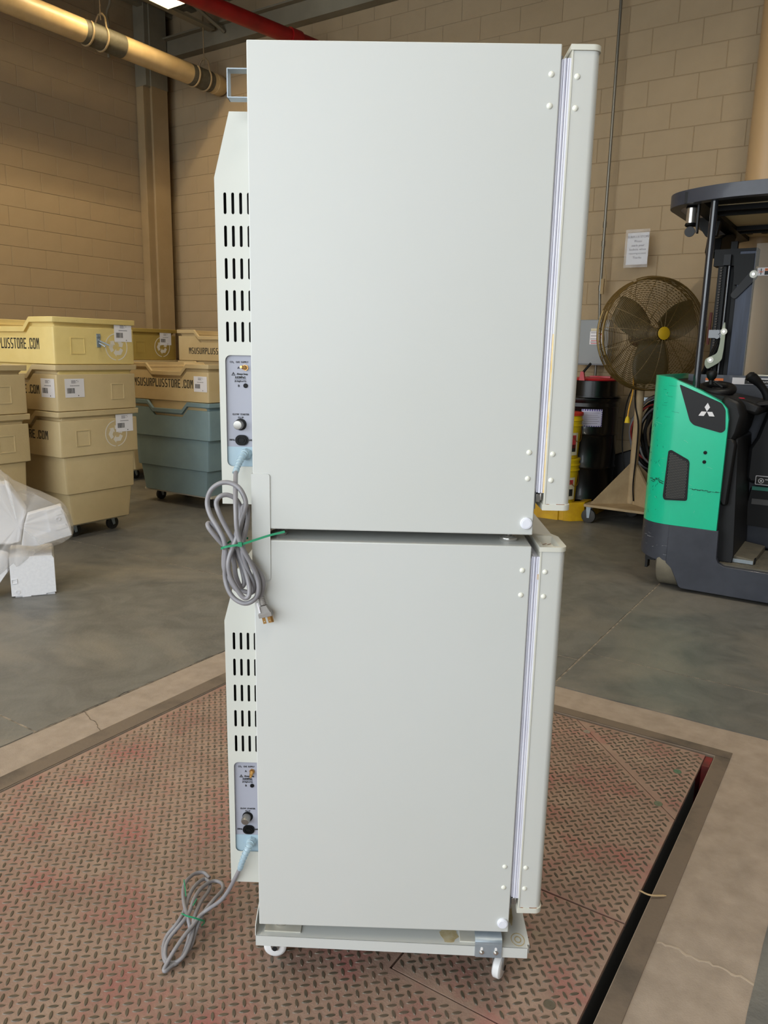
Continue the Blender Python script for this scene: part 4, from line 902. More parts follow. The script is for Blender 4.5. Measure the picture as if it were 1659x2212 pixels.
# second row along the back wall
hamper('plastic_hamper', 'cream hamper in the far row, cut off by the incubator', -5.47, 5.90, .770, CRM, 'nested hampers by the left wall', False, (STX, -6.32, -5.58, 1.345, .065))
hamper('plastic_hamper', 'cream hamper in the far row, hidden below the top cream one', -5.47, 5.90, .445, CRM, 'nested hampers by the left wall')
hamper('plastic_hamper', 'dark hamper at the bottom of the far row behind the blue-grey one', -5.47, 5.90, .120, TAN1, 'nested hampers by the left wall', True)
hamper('plastic_hamper', 'olive hamper in the far row with a sticker over its recycling symbol', -6.60, 5.30, .770, OLV, 'nested hampers by the left wall', False, None, {'recycle': (.48, .640, .105), 'side_sticker': (.45, .66)})
hamper('plastic_hamper', 'tan hamper below the olive one in the far row', -6.60, 5.30, .445, TAN1, 'nested hampers by the left wall')
hamper('plastic_hamper', 'tan wheeled hamper at the foot of the olive stack', -6.60, 5.30, .120, TAN1, 'nested hampers by the left wall', True)
hamper('plastic_hamper', 'hamper whose rim shows behind the yellowish one at the left edge', -6.95, 4.15, .770, OLV, 'nested hampers by the left wall')
hamper('plastic_hamper', 'hamper under the far left rim', -6.95, 4.15, .445, TAN1, 'nested hampers by the left wall')
hamper('plastic_hamper', 'wheeled hamper at the foot of the far left stack', -6.95, 4.15, .120, TAN1, 'nested hampers by the left wall', True)

# ================================================================== PACKING FOAM
fb = thing('foam_block', 'white foam packing block standing on the floor under the plastic bag', 'foam', FF, (.115, .15, 0))
MB().poly([(0, .008), (.055, .008), (.055, 0), (.10, 0), (.10, .004), (.18, .004), (.18, .010), (.232, .014), (.231, .215), (.222, .230), (.030, .236), (.0, .236)], 0, .30).build('block_body', M_foam, fb, bevel=.004)
MB().box((.018, .008, -.0005), (.225, .29, .010)).build('foot_pad', M_foam, fb)
MB().poly([(.004, .080), (.034, .082), (.034, .110), (.004, .108)], -.003, 0, holes=[[(.007, .083), (.031, .085), (.031, .107), (.007, .105)]]).build('embossed_square', M_foam, fb, smooth=0)
MB().poly(circ(.033, .032, .0125), -.002, 0, holes=[circ(.033, .032, .0095)]).poly(circ(.033, .032, .006), -.002, 0, holes=[circ(.033, .032, .004)]).build('embossed_ring', M_foam, fb, smooth=0)
s2 = thing('foam_block', 'white foam packing end piece inside the translucent plastic bag', 'foam', FF, (.2, .05, .28))
MB().poly([(.110, .470), (.288, .512), (.337, .334), (.140, .280), (.068, .291), (.088, .400)], .035, .10).build('block_body', M_foam, s2, bevel=.006)
MB().poly([(.205, .488), (.288, .510), (.336, .336), (.150, .286), (.134, .342), (.222, .366)], .018, .036).build('front_ledge', M_foam, s2, bevel=.003)
MB().poly([(.252, .478), (.284, .487), (.290, .466), (.258, .457)], .013, .019).poly([(.240, .388), (.306, .405), (.312, .385), (.246, .368)], .014, .019).poly(circ(.268, .436, .012), .014, .019, holes=[circ(.268, .436, .009)]).build('moulded_detail', M_foam, s2, smooth=0)
s3 = tag(MB().poly([(-.16, .62), (.018, .640), (.105, .480), (.062, .300), (.0, .285), (-.16, .300)], .10, .22).build('foam_block', M_foam, None, FF, (0, .12, .3), bevel=.01), 'white foam block deeper in the plastic bag at the left edge', 'foam')
s4 = tag(MB().poly([(-.20, .0), (-.12, .0), (-.005, .160), (.0, .245), (-.04, .262), (-.20, .330)], .00, .10).build('foam_block', M_foam, None, FF, (-.1, .05, 0), bevel=.01), 'white foam piece leaning at the left edge beside the standing block', 'foam')
def bag():
    out = [(-.20, .78), (-.092, .798), (-.009, .706), (.023, .679), (.038, .658), (.17, .590), (.295, .515), (.328, .465), (.348, .383), (.347, .325), (.293, .289), (.215, .271), (.195, .262), (.12, .225), (.03, .165), (-.053, .10), (-.141, .120), (-.20, .15)]
    out = rounded(out, .02, 2); n = len(out); cx, cz = .06, .42; m = MB(); vs = []; rr = random.Random(8)
    rings = [(1.0, 0), (.985, .035), (.95, .058), (.8, .068), (.5, .072), (.2, .074)]
    for side in (-1, 1):
        o = len(m.v); vv = []
        for f, d in rings:
            for k, (x, z) in enumerate(out):
                nz = 0 if f == 1 else f * (.012 * math.sin(x * 31 + z * 17 + f * 3) + .008 * math.sin(x * 53 - z * 47) + rr.uniform(-.0025, .0025))
                vv.append((cx + (x - cx) * f, .10 + side * (d * 1.6 + nz) if f < 1 else .10, cz + (z - cz) * f))
        vv.append((cx, .10 + side * .118, cz)); fs = []
        for r_ in range(len(rings) - 1):
            for k in range(n):
                q = (r_ * n + k, r_ * n + (k + 1) % n, (r_ + 1) * n + (k + 1) % n, (r_ + 1) * n + k); fs.append(q if side > 0 else q[::-1])
        last = (len(rings) - 1) * n
        for k in range(n): q = (last + k, last + (k + 1) % n, len(rings) * n); fs.append(q if side > 0 else q[::-1])
        m.add(vv, fs)
    return m
tag(bag().build('plastic_bag', film('translucent_film', .34, (222, 217, 211), .25), None, FF, (.06, .1, .12), smooth=50), 'translucent plastic bag full of white foam at the left edge', 'bag')

# ================================================================== STAND-UP FORKLIFT
M_grn = mat('green_truck_paint', (0, 212, 166), .32, rgb2=(0, 205, 160), scale=3, coat=.6, coatr=.12)
M_chs = mat('blue_black_truck_paint', (52, 56, 67), .42, rgb2=(62, 66, 77), scale=7, coat=.1)
M_bp = mat('black_truck_plastic', (16, 16, 18), .5, spec=.35)
M_bp2 = mat('charcoal_truck_plastic', (30, 31, 34), .5, spec=.35)
M_post = mat('glossy_black_steel', (30, 34, 42), .22, coat=.5)
M_scr = mat('black_scuff', (22, 44, 38), .8)
M_scr2 = mat('pale_scratch', (132, 214, 190), .6)
M_scr3 = mat('grey_scratch', (140, 144, 150), .6)
FY = 4.80
fk = thing('stand_up_forklift', 'green and dark grey stand-up forklift parked at the right edge', 'forklift', FB, (-.7, 5.3, 0))
RC = .20      # plan radius of the rounded front-left corner
def bend(s_):
    """arc length to the left of u=-1.07 runs round the corner and back along +w"""
    u0 = -1.02
    if s_ >= u0: return s_, FY
    d = u0 - s_; arc = RC * PI / 2
    if d < arc: a = d / RC; return u0 - RC * math.sin(a), FY + RC * (1 - math.cos(a))
    return u0 - RC, FY + RC + (d - arc)
def skin(us, zt, zb, th=.02, name='x', m=None, par=None):
    b = MB(); n = len(us); vs = []
    for u in us:
        x, y = bend(u); x2, y2 = bend(u + 1e-3); d = Vector((x2 - x, y2 - y)).normalized(); nx, ny = -d.y, d.x
        for z in (zb(u), zt(u)): vs.append((x, y, z))
        for z in (zb(u), zt(u)): vs.append((x + nx * th, y + ny * th, z))
    fs = []
    for i in range(n - 1):
        p, q = i * 4, i * 4 + 4
        fs += [(p, q, q + 1, p + 1), (p + 2, p + 3, q + 3, q + 2), (p + 1, q + 1, q + 3, p + 3), (p, p + 2, q + 2, q)]
    fs += [(0, 1, 3, 2), (n * 4 - 4, n * 4 - 2, n * 4 - 1, n * 4 - 3)]
    b.add(vs, fs); o = b.build(name, m, par, smooth=35); return o
TOP = [(-2.2, 1.30), (-1.20, 1.298), (-1.10, 1.290), (-1.01, 1.258), (-.906, 1.214), (-.80, 1.160), (-.765, 1.122), (-.752, 1.06)]
def ztop(u):
    for (a, za), (b, zb_) in zip(TOP, TOP[1:]):
        if a <= u <= b: return za + (zb_ - za) * (u - a) / (b - a)
    return TOP[-1][1]
us = list(np.linspace(-2.1, -1.36, 6)) + list(np.linspace(-1.334, -1.02, 16)) + list(np.linspace(-1.0, -.77, 14)) + [-.765, -.758, -.752]
hood = skin(us, ztop, lambda u: .405, .03, 'green_hood', M_grn, fk)
# the hood's top turns over and closes behind
b = MB(); N_ = [u for u in us]
for a, c in zip(N_, N_[1:]):
    if a < -1.35: continue
    x, y = bend(a); x2, y2 = bend(c); b.add([(x, y, ztop(a)), (x2, y2, ztop(c)), (x2, max(y2, 5.05), ztop(c) - .02), (x, max(y, 5.05), ztop(a) - .02)], [(0, 1, 2, 3)])
b.build('hood_top', M_grn, fk)
MB().poly([(-1.19, .42), (-.78, .42), (-.78, 1.10), (-.92, 1.19), (-1.02, 1.235), (-1.19, 1.27)], 4.96, 5.75).build('engine_box', M_bp2, fk, bevel=.01)
# dark window panel with the three-diamond emblem
win = MB().poly(rounded([(-1.040, 1.252), (-.796, 1.153), (-.772, 1.115), (-.762, 1.00), (-.782, .982), (-.938, 1.018), (-.962, 1.040)], .012), FY - .0015, FY + .005).build('dark_badge_panel', M_bp2, hood, smooth=0)
cxl, czl, rl = -.8725, 1.1005, .051
lg_ = MB()
for k in range(3):
    a = R(90 + 120 * k); d = Vector((math.cos(a), math.sin(a))); p = Vector((-d.y, d.x))
    lg_.poly([(cxl + q.x, czl + q.y) for q in (d * .001, d * rl * .5 + p * rl * .29, d * rl, d * rl * .5 - p * rl * .29)], FY - .0030, FY - .0015)
lg_.build('three_diamond_emblem', mat('white_vinyl', (236, 236, 240), .4), win, smooth=0)
# perforated grille
gp = rounded([(-1.066, .856), (-1.050, .862), (-.948, .812), (-.940, .796), (-.932, .565), (-1.064, .556), (-1.074, .575)], .014)
MB().poly(gp, FY - .006, FY + .002, holes=[[(-1.062 + (x + 1.003) * 0 + 0, 0) for x in ()] or rounded([(-1.058, .848), (-1.046, .851), (-.955, .805), (-.949, .793), (-.942, .576), (-1.054, .568), (-1.062, .582)], .010)]).build('grille_frame', M_bp, hood, bevel=.001)
gr = MB(); rowh = .0104
for j_ in range(28):
    z = .573 + j_ * rowh * .95
    zl = lambda x: .851 if x < -1.046 else .851 - (x + 1.046) * .505
    for i in range(14):
        x = -1.056 + i * .0088 + (.0044 if j_ % 2 else 0)
        if x > -.947 or z > zl(x) - .008: continue
        gr.poly(circ(x, z, .0031, 6), FY - .0036, FY - .0030)
MB().poly(rounded([(-1.058, .848), (-1.046, .851), (-.955, .805), (-.949, .793), (-.942, .576), (-1.054, .568), (-1.062, .582)], .010), FY - .0030, FY + .002).build('grille_plate', M_bp2, hood, smooth=0)
g_ = gr.build('grille_holes', mat('grille_grey', (96, 94, 88), .5), hood, smooth=0); g_['kind'] = 'stuff'
for z in (.862, .807): MB().lathe((-.858, FY, z), (0, -1, 0), [(0, .0105), (.003, .0105), (.0035, .007)], 18).cyl((-.858, FY - .005, z), (-.858, FY - .003, z), .005, n=6).build('bolt', M_blk, hood)
# scuffs and scratches on the paint
rr = random.Random(11); sc = MB()
def scr(mb, u, z, du, dz, w_=.0012):
    P = []; n = 5
    for k in range(n + 1):
        t = k / n; x, y = bend(u + du * t); P.append((x, y - .0004, z + dz * t + rr.uniform(-.0015, .0015)))
    mb.tube(P, w_, 4)
for k in range(9): scr(sc, -1.20 + .012 * k + rr.uniform(-.01, .01), .668 + rr.uniform(-.012, .010), .03, rr.uniform(-.012, .006), .0022)
for k in range(12): scr(sc, -.925 + .0145 * k, .640 - .0007 * k + rr.uniform(-.003, .003), .018, rr.uniform(-.002, .002), rr.choice((.001, .002, .0024)))
for k in range(34): scr(sc, rr.uniform(-1.28, -1.10), rr.uniform(.45, 1.26), rr.uniform(-.012, .012), rr.uniform(-.02, .02), .0009)
for k in range(7): scr(sc, -1.10 + rr.uniform(-.05, .03), 1.24 - k * .031 + rr.uniform(-.01, .01), rr.uniform(.02, .06), rr.uniform(-.008, .006), .0005)
sc.build('scuff_marks', M_scr, hood, smooth=0)['kind'] = 'stuff'
sc = MB(); 
for k in range(22): scr(sc, rr.uniform(-1.25, -.80), rr.uniform(.45, 1.2), rr.uniform(-.05, .05), rr.uniform(-.02, .02), .0007)
sc.build('pale_scratches', M_scr2, hood, smooth=0)['kind'] = 'stuff'
# chassis skirt with wheel arch and step opening
ARCH = [(-1.205, .200), (-1.185, .176), (-1.09, .180), (-1.025, .168), (-.985, .135), (-.955, .075), (-.935, .032), (-.915, .020), (.9, .020)]
sk_ = [(-.739, .404)] + [(-1.021, .404), (-1.021, .168), (-.985, .135), (-.955, .075), (-.935, .032), (-.915, .020), (.9, .020), (.9, .190), (-.690, .196), (-.722, .212), (-.735, .240)]
sk = MB().poly(sk_, FY - .003, FY + .035).build('chassis_skirt', M_chs, fk, bevel=.003)
skin(list(np.linspace(-2.1, -1.36, 5)) + list(np.linspace(-1.334, -1.02, 16)), lambda u: .404, lambda u: .168 + min(.03, max(0, (-1.02 - u)) * .12), .035, 'skirt_corner', M_chs, fk)
MB().box((-1.17, FY + .1, .20), (-.74, 5.75, .40)).box((-.93, FY + .03, .03), (.9, 5.75, .19)).build('chassis', M_chs, fk, smooth=0)
sc = MB()
for k in range(46):
    u = rr.uniform(-1.25, -.35); z = rr.uniform(.04, .39) if u < -.74 else rr.uniform(.04, .18)
    if u < -.92 and z < .2: z += .17
    scr(sc, u, z, rr.uniform(-.06, .06), rr.uniform(-.004, .004), rr.choice((.0006, .0011)))
sc.build('scratches', M_scr3, sk, smooth=0)['kind'] = 'stuff'
# big drive wheel, tread toward the camera
MB().lathe((-1.082, 4.945, .148), (1, 0, 0), [(0, .125), (.006, .142), (.02, .148), (.122, .148), (.136, .142), (.142, .125)], 40).build('drive_wheel', mat('dusty_grey_tyre', (128, 122, 106), .7, rgb2=(112, 106, 92), scale=9), fk)
MB().lathe((-.9405, 4.945, .148), (1, 0, 0), [(0, .122), (.004, .118), (.006, .04)], 30).build('wheel_side', M_dark, fk)
MB().box((-1.16, 4.87, .10), (-1.145, 4.93, .19)).box((-1.16, 4.86, .155), (-1.10, 4.93, .19)).build('floor_guard', M_bp, fk)
# operator compartment: floor plate, raised pedal, side walls, pads
M_tread = mat('dusty_tread_plate', (110, 104, 90), .6, rgb2=(92, 88, 78), scale=10)
tr = MB().box((-.725, FY + .035, .185), (.9, 5.36, .205)).build('floor_plate', M_tread, fk, smooth=0)
b = MB()
for i in range(26):
    for j_ in range(10):
        x, y = -.70 + i * .03, 4.88 + j_ * .03 
        if not (y > 5.1 or x > -.47): 
            pass
        b.poly([(x - .007, y), (x, y + .004), (x + .007, y), (x, y - .004)] if (i + j_) % 2 else [(x - .004, y), (x, y + .007), (x + .004, y), (x, y - .007)], .205, .2065, 'xy')
b.build('plate_studs', M_tread, tr, smooth=0)['kind'] = 'stuff'
MB().hexa([(-.720, 4.93, .205), (-.545, 4.91, .205), (-.535, 5.33, .205), (-.720, 5.33, .205), (-.720, 4.93, .248), (-.545, 4.91, .236), (-.535, 5.33, .240), (-.720, 5.33, .262)]).build('foot_pedal', M_tread, fk, bevel=.003)
MB().box((-.722, 4.903, .208), (-.547, 4.910, .230)).build('pedal_edge', M_zinc, fk, bevel=.001)
MB().box((-.545, 4.92, .21), (-.538, 4.96, .24)).build('pedal_switch', M_blk, fk)
def inner(name, P, y0, y1, m, bev=.01): return MB().poly(P, y0, y1).build(name, m, fk, bevel=bev)
inner('inner_wall', [(-.80, .20), (-.66, .20), (-.655, .26), (-.70, .95), (-.80, .98)], 4.88, 5.40, M_bp2)
inner('knee_pad', [(-.78, .60), (-.742, .55), (-.715, .555), (-.70, .92), (-.72, .95), (-.78, .95)], 4.835, 5.0, M_bp, .012)
inner('dash_bulge', [(-.82, .93), (-.72, .925), (-.69, 1.0), (-.675, 1.09), (-.70, 1.16), (-.80, 1.20), (-.82, 1.12)], 4.84, 5.30, M_bp, .025)
inner('dash_top', [(-.98, 1.16), (-.62, 1.08), (-.60, 1.13), (-.68, 1.165), (-.95, 1.215)], 4.95, 5.45, M_bp, .02)
inner('far_side_wall', [(-.86, .20), (.9, .20), (.9, 1.18), (-.60, 1.18), (-.66, 1.10), (-.86, 1.12)], 5.42, 5.75, M_chs)
inner('back_rest', [(-.665, .64), (.5, .74), (.5, 1.16), (-.60, 1.14), (-.655, .93), (-.69, .86), (-.69, .68)], 5.26, 5.42, M_bp2, .02)
inner('storage_bin', [(-.695, .355), (.3, .330), (.3, .60), (-.665, .60)], 5.36, 5.425, M_bp, .006)
MB().box((-.655, 5.350, .588), (.3, 5.362, .612)).build('green_strip', mat('teal_strip', (64, 150, 130), .5), fk, smooth=0)
MB().box((-.650, 5.352, .495), (.3, 5.362, .533)).build('bin_handle', mat('grey_handle', (92, 92, 92), .5), fk, bevel=.002)
lbp = MB().poly(rrect(-.630, .638, -.30, .695, .005), 5.255, 5.259).build('white_edged_plate', M_paper, fk, smooth=0)
MB().poly(rrect(-.626, .642, -.304, .691, .004), 5.2535, 5.255).build('plate_face', M_ink, lbp, smooth=0)
MB().poly(circ(-.597, .664, .016, 20), 5.252, 5.2535, holes=[circ(-.597, .664, .0125, 20)]).poly(circ(-.597, .664, .006, 12), 5.252, 5.2535).box((-.575, 5.252, .672), (-.45, 5.2535, .675)).build('plate_symbol', M_paper, lbp, smooth=0)
# steering wheel with its spinner, control handle, red stop button
stw = MB().torus((-.885, 5.12, 1.222), (.05, -.25, 1), .085, .026, 40, 12).lathe((-.885, 5.12, 1.19), (0, 0, 1), [(0, .03), (.02, .05), (.04, .03)], 20).build('steering_wheel', M_bp, fk)
MB().lathe((-.915, 5.06, 1.25), (.02, 0, 1), [(0, .016), (.025, .014), (.04, .026), (.065, .032), (.078, .026), (.082, .012)], 20).build('spinner_knob', M_bp, stw)
MB().tube([(-.905, 5.06, 1.272), (-.86, 5.05, 1.245), (-.845, 5.05, 1.235)], .007, 8).build('horn_lever', M_bp, stw)
MB().lathe((-.885, 5.12, 1.13), (0, 0, 1), [(0, .07), (.05, .045), (.07, .03)], 20).build('steering_column', M_bp, fk)
jh = MB().tube(crspline([(-.60, 5.14, 1.16), (-.615, 5.13, 1.21), (-.655, 5.11, 1.265), (-.695, 5.09, 1.300)], 4), [.020, .021, .022, .022, .022, .021, .021, .022, .023, .026, .028, .030, .030][:13], 12).lathe((-.695, 5.09, 1.296), (-.5, -.2, .5), [(0, .029), (.018, .031), (.03, .018)], 14).build('control_handle', M_bp, fk)
MB().hexa([(-.69, 5.0, 1.13), (-.45, 5.0, 1.16), (-.45, 5.25, 1.16), (-.69, 5.25, 1.13), (-.63, 5.02, 1.165), (-.45, 5.02, 1.20), (-.45, 5.22, 1.20), (-.63, 5.22, 1.165)]).build('armrest', M_bp, fk, bevel=.008)
MB().lathe((-.735, 5.05, 1.145), (0, 0, 1), [(0, .014), (.012, .014), (.014, .022), (.03, .022), (.034, .016)], 20).build('stop_button', mat('red_button', (172, 34, 56), .4), fk)
# warning stripes along the far edge of the dash
for x0, x1 in ((-1.03, -.92), (-.86, -.79)):
    MB().box((x0, 5.50, 1.262), (x1, 5.504, 1.278)).build('orange_label', mat('orange_print', (222, 112, 40), .5), fk, smooth=0)
MB().box((-1.03, 5.50, 1.222), (-.95, 5.504, 1.262)).build('white_label', M_paper, fk, smooth=0)
MB().box((-.865, 5.498, 1.244), (.1, 5.500, 1.286)).build('white_label_edge', M_paper, fk, smooth=0)
MB().box((-.79, 5.4965, 1.247), (.1, 5.498, 1.279)).build('black_label', M_ink, fk, smooth=0)
t = MB(); t.text('FOR SAFE OPERATION', .014, -.70, 1.263, 5.4955, 5.4965); t.build('lettering', M_paper, fk, smooth=0)
MB().box((-1.14, 5.505, 1.16), (-.20, 5.53, 1.30)).build('dash_back_plate', M_chs, fk, smooth=0)
# front post and overhead guard
MB().cyl((-.985, 5.0, 1.21), (-.985, 5.0, 2.31), .021, n=20).build('front_post', M_post, fk)
GO = rounded([(-.96, 4.92), (.9, 4.92), (.9, 6.98), (-1.24, 6.98), (-1.28, 6.10), (-1.29, 5.10)], .22, 8)
GI = rounded([(-.94, 4.98), (.8, 4.98), (.8, 6.90), (-1.19, 6.90), (-1.235, 6.08), (-1.235, 5.16)], .19, 8)
gd = MB().poly(GO, 2.300, 2.378, 'xy', [GI]).build('overhead_guard', M_chs, fk, bevel=.006)
b = MB()
for y in (5.36, 5.55, 6.22, 6.38): MB().box((-1.06, y, 2.302), (.8, y + .018, 2.368)).build('guard_bar', M_blk, gd, smooth=0)
MB().box((-1.16, 5.02, 2.303), (-1.06, 6.90, 2.366)).build('guard_side_bar', M_blk, gd, smooth=0)
MB().box((-1.10, 5.02, 2.340), (.8, 5.36, 2.366)).build('guard_front_panel', M_blk, gd, smooth=0)
MB().box((-1.10, 5.36, 2.332), (.8, 6.90, 2.338)).build('guard_panel', mat('dusty_guard_panel', (232, 212, 170), .5, rgb2=(130, 118, 96), scale=2.5, contrast=(.62, .70)), gd, smooth=0)
for x in (-1.03, -.93): MB().cyl((x, 6.62, 2.330), (x, 6.62, 2.333), .022, n=16).build('guard_hole', M_dark, gd, smooth=0)
MB().poly([(6.35, 2.30), (6.1, 2.26), (5.95, 2.22), (5.92, 2.13), (5.98, 2.09), (6.3, 2.16), (6.5, 2.30)], -1.20, -1.10, 'yz').build('guard_side_bracket', M_blk, gd, bevel=.004)
MB().poly([(-1.27, 2.33), (-1.22, 2.28), (-1.17, 2.21), (-1.10, 2.21), (-1.08, 2.33)], 5.74, 5.80).build('guard_bracket', M_blk, gd)
wl = MB().lathe((-1.135, 5.12, 2.30), (0, 0, -1), [(0, .030), (.01, .036), (.012, .030)], 20).build('lamp_socket', M_blk, gd)
MB().lathe((-1.135, 5.12, 2.202), (0, 0, -1), [(0, .030), (.012, .034), (.02, .026)], 20).build('work_light', M_blk, gd)
MB().lathe((-1.135, 5.12, 2.29), (0, 0, -1), [(0, .028), (.088, .028)], 20).build('lens', M_chrome, wl)
MB().box((-1.095, 5.08, 2.14), (-1.085, 5.12, 2.31)).lathe((-1.13, 5.1, 2.15), (0, -1, 0), [(0, .03), (.01, .03)], 16).build('light_bracket', M_bp2, gd)
# mast: channels, chains, hoses, links
mst = MB(); 
mst.box((-1.10, 5.92, .05), (-1.045, 6.02, 2.12)).box((-1.045, 5.98, .05), (-1.0, 6.02, 2.20)).box((-1.0, 5.93, .05), (-.97, 6.02, 2.12)).build('mast_channel', M_blk, fk, bevel=.002)
MB().box((-.965, 5.88, .9), (-.86, 5.93, 2.12)).build('mast_channel', mat('blue_black_steel', (24, 30, 44), .4, rgb2=(44, 52, 70), scale=3, aniso=(8, 8, .6), metal=.3), fk, bevel=.003)
MB().box((-1.13, 5.90, 2.03), (-.86, 6.02, 2.14)).poly([(-.98, 1.90), (-.87, 1.90), (-.87, 2.10), (-1.0, 2.10)], 5.868, 5.98).build('mast_head', M_blk, fk)
MB().box((-1.06, 5.86, 2.03), (-1.015, 5.90, 2.10)).build('chain_anchor', M_bp2, fk)
b = MB()
for k in range(60): z = .95 + k * .018; b.box((-1.083, 5.900, z), (-1.070, 5.912, z + .012))
b.build('lift_chain', mat('oily_chain', (44, 38, 32), .4, metal=.6), fk, smooth=0)
MB().tube([(-1.115, 5.90, 1.50), (-1.112, 5.90, 1.72)], .010, 8).build('hose_sleeve', mat('red_brown_hose', (92, 46, 40), .6), fk)
MB().cyl((-1.025, 5.90, .95), (-1.025, 5.90, 2.03), .012, n=10).build('lift_cylinder', M_post, fk)
MB().tube(crspline([(-1.13, 5.89, 1.28), (-1.10, 5.87, 1.36), (-1.06, 5.88, 1.48), (-1.03, 5.89, 1.55)]), .014, 8).tube(crspline([(-1.10, 5.89, 1.28), (-1.08, 5.87, 1.38), (-1.04, 5.88, 1.50)]), .012, 8).build('hydraulic_hose', M_blk, fk)
MB().box((-1.11, 5.87, 1.545), (-1.02, 5.93, 1.60)).cyl((-1.05, 5.855, 1.585), (-1.05, 5.88, 1.585), .016, n=12).cyl((-1.05, 5.855, 1.555), (-1.05, 5.88, 1.555), .016, n=12).build('hose_clamp', M_post, fk)
lk = MB().poly(rounded([(-1.0, 1.83), (-.965, 1.80), (-.835, 1.945), (-.845, 2.005), (-.875, 2.0)], .02), 5.862, 5.878).build('windscreen_link', M_bp2, fk, bevel=.002)
MB().lathe((-.862, 5.862, 1.965), (0, -1, 0), [(0, .026), (.004, .024)], 24).build('washer', M_riv, lk); MB().lathe((-.862, 5.857, 1.965), (0, -1, 0), [(0, .012), (.006, .010)], 12).build('bolt', M_chrome, lk)
# clear polycarbonate windscreen pieces with white washers, and the stickered one
PC = film('scratched_polycarbonate', .10, (222, 216, 200), .22)
ws = MB().box((-.86, 5.845, 1.24), (-.20, 5.850, 2.16)).build('windscreen', PC, fk, smooth=0); ws['label'] = 'clear scratched polycarbonate screen'
PG = film('clouded_polycarbonate', .62, (176, 186, 160), .3)
w2 = MB().poly(rounded([(-1.11, 1.36), (-1.09, 1.33), (-1.02, 1.375), (-1.0, 1.40), (-.995, 1.48), (-.995, 1.58), (-1.005, 1.66), (-1.02, 1.62), (-1.025, 1.50), (-1.035, 1.44), (-1.11, 1.40)], .02), 5.835, 5.842).build('clouded_screen_edge', PG, fk, smooth=0)
for x, z in ((-1.005, 1.588), (-1.073, 1.395)):
    MB().lathe((x, 5.834, z), (0, -1, 0), [(0, .022), (.003, .021)], 22).build('washer', M_riv, fk); MB().lathe((x, 5.831, z), (0, -1, 0), [(0, .009), (.005, .008)], 10).build('bolt', M_chrome, fk)
stx = MB().poly(rrect(-.838, 1.952, -.722, 2.003, .003), 5.840, 5.8445).build('warning_sticker', M_paper, ws, smooth=0); stx['label'] = 'white warning sticker with an orange bar'
MB().box((-.793, 5.8385, 1.982), (-.727, 5.840, 1.998)).build('orange_bar', MATS['orange_print'], stx, smooth=0)
t = MB(); t.text('WARNING', .012, -.760, 1.990, 5.8375, 5.8385); t.box((-.793, 5.8385, 1.956), (-.727, 5.840, 1.981)); t.box((-.8175, 5.8385, 1.958), (-.8125, 5.840, 1.997)); t.build('black_print', M_ink, stx, smooth=0)
t = MB()
for a in (20, 150): t.tube([(-.815 + .018 * math.cos(R(a)), 5.838, 1.976 + .018 * math.sin(R(a))), (-.815, 5.838, 1.976), (-.815 - .018 * math.cos(R(a)) * .9, 5.838, 1.976 - .006)], .0018, 4)
t.build('red_symbol', MATS['orange_print'], stx, smooth=0)
MB().box((-.70, 5.6, 1.20), (-.40, 5.7, 1.31)).build('keypad_box', M_blk, fk)
MB().cyl((-.745, 5.60, 1.30), (-.4, 5.60, 1.30), .008, n=8).build('rail', M_cap, fk)

# ================================================================== PEDESTAL FAN
M_cage = mat('olive_brown_wire', (104, 82, 40), .45, metal=.2)
M_yel = mat('dull_yellow_hub', (196, 158, 22), .5)
M_blade = mat('olive_fan_blade', (78, 68, 44), .5)
M_mdf = mat('tan_painted_board', (176, 154, 120), .7, rgb2=(158, 136, 104), scale=7, bump=.001, bscale=60)
fn = thing('pedestal_fan', 'large round caged fan on a tan wooden post and board with casters', 'fan', FB, (-1.74, 6.63, 0))
fc = Vector((-1.635, 6.40, 1.580)); ang = R(90 + 7)           # where the fan looks, in building axes
fd = Vector((math.cos(R(-47)), math.sin(R(-47)), .04)).normalized()
fa = fd.cross(Vector((0, 0, 1))).normalized(); fb_ = fa.cross(fd).normalized()
FRr = .435
def cage(sgn, depth, n_rings, name):
    m = MB()
    def pr(f):   # radius fraction -> (radius, height off the rim plane)
        return FRr * f, depth * (1 - f ** 3.2)
    for k in range(n_rings):
        f = .14 + (1 - .14) * (k / (n_rings - 1)); r_, h = pr(f); c_ = fc + fd * (sgn * h + sgn * .055)
        m.tube([c_ + fa * (r_ * math.cos(2 * PI * i / 64)) + fb_ * (r_ * math.sin(2 * PI * i / 64)) for i in range(64)], .0021, 4, closed=True)
    for k in range(16):
        a = 2 * PI * k / 16 + .1; P = []
        for q in range(9):
            f = .12 + .88 * q / 8; r_, h = pr(f); P.append(fc + fd * (sgn * (h - .004) + sgn * .055) + fa * (r_ * math.cos(a)) + fb_ * (r_ * math.sin(a)))
        m.tube(P, .0030, 4)
    return m.build(name, M_cage, fn, smooth=60)
cage(1, .13, 38, 'front_cage'); cage(-1, .12, 24, 'rear_cage')
m = MB()
for h in (-.055, -.03, 0, .03, .055):
    m.tube([fc + fd * h + fa * (FRr * math.cos(2 * PI * i / 64)) + fb_ * (FRr * math.sin(2 * PI * i / 64)) for i in range(64)], .006 if abs(h) in (0, .055) else .003, 6, closed=True)
for k in range(32):
    a = 2 * PI * k / 32; p = fa * (FRr * math.cos(a)) + fb_ * (FRr * math.sin(a)); m.tube([fc + fd * -.055 + p, fc + fd * .055 + p], .0025, 4)
m.build('cage_rim', M_cage, fn, smooth=60)
MB().lathe(fc + fd * .182, fd, [(0, .048), (.008, .050), (.012, .044)], 28).build('hub_cap', M_yel, fn)
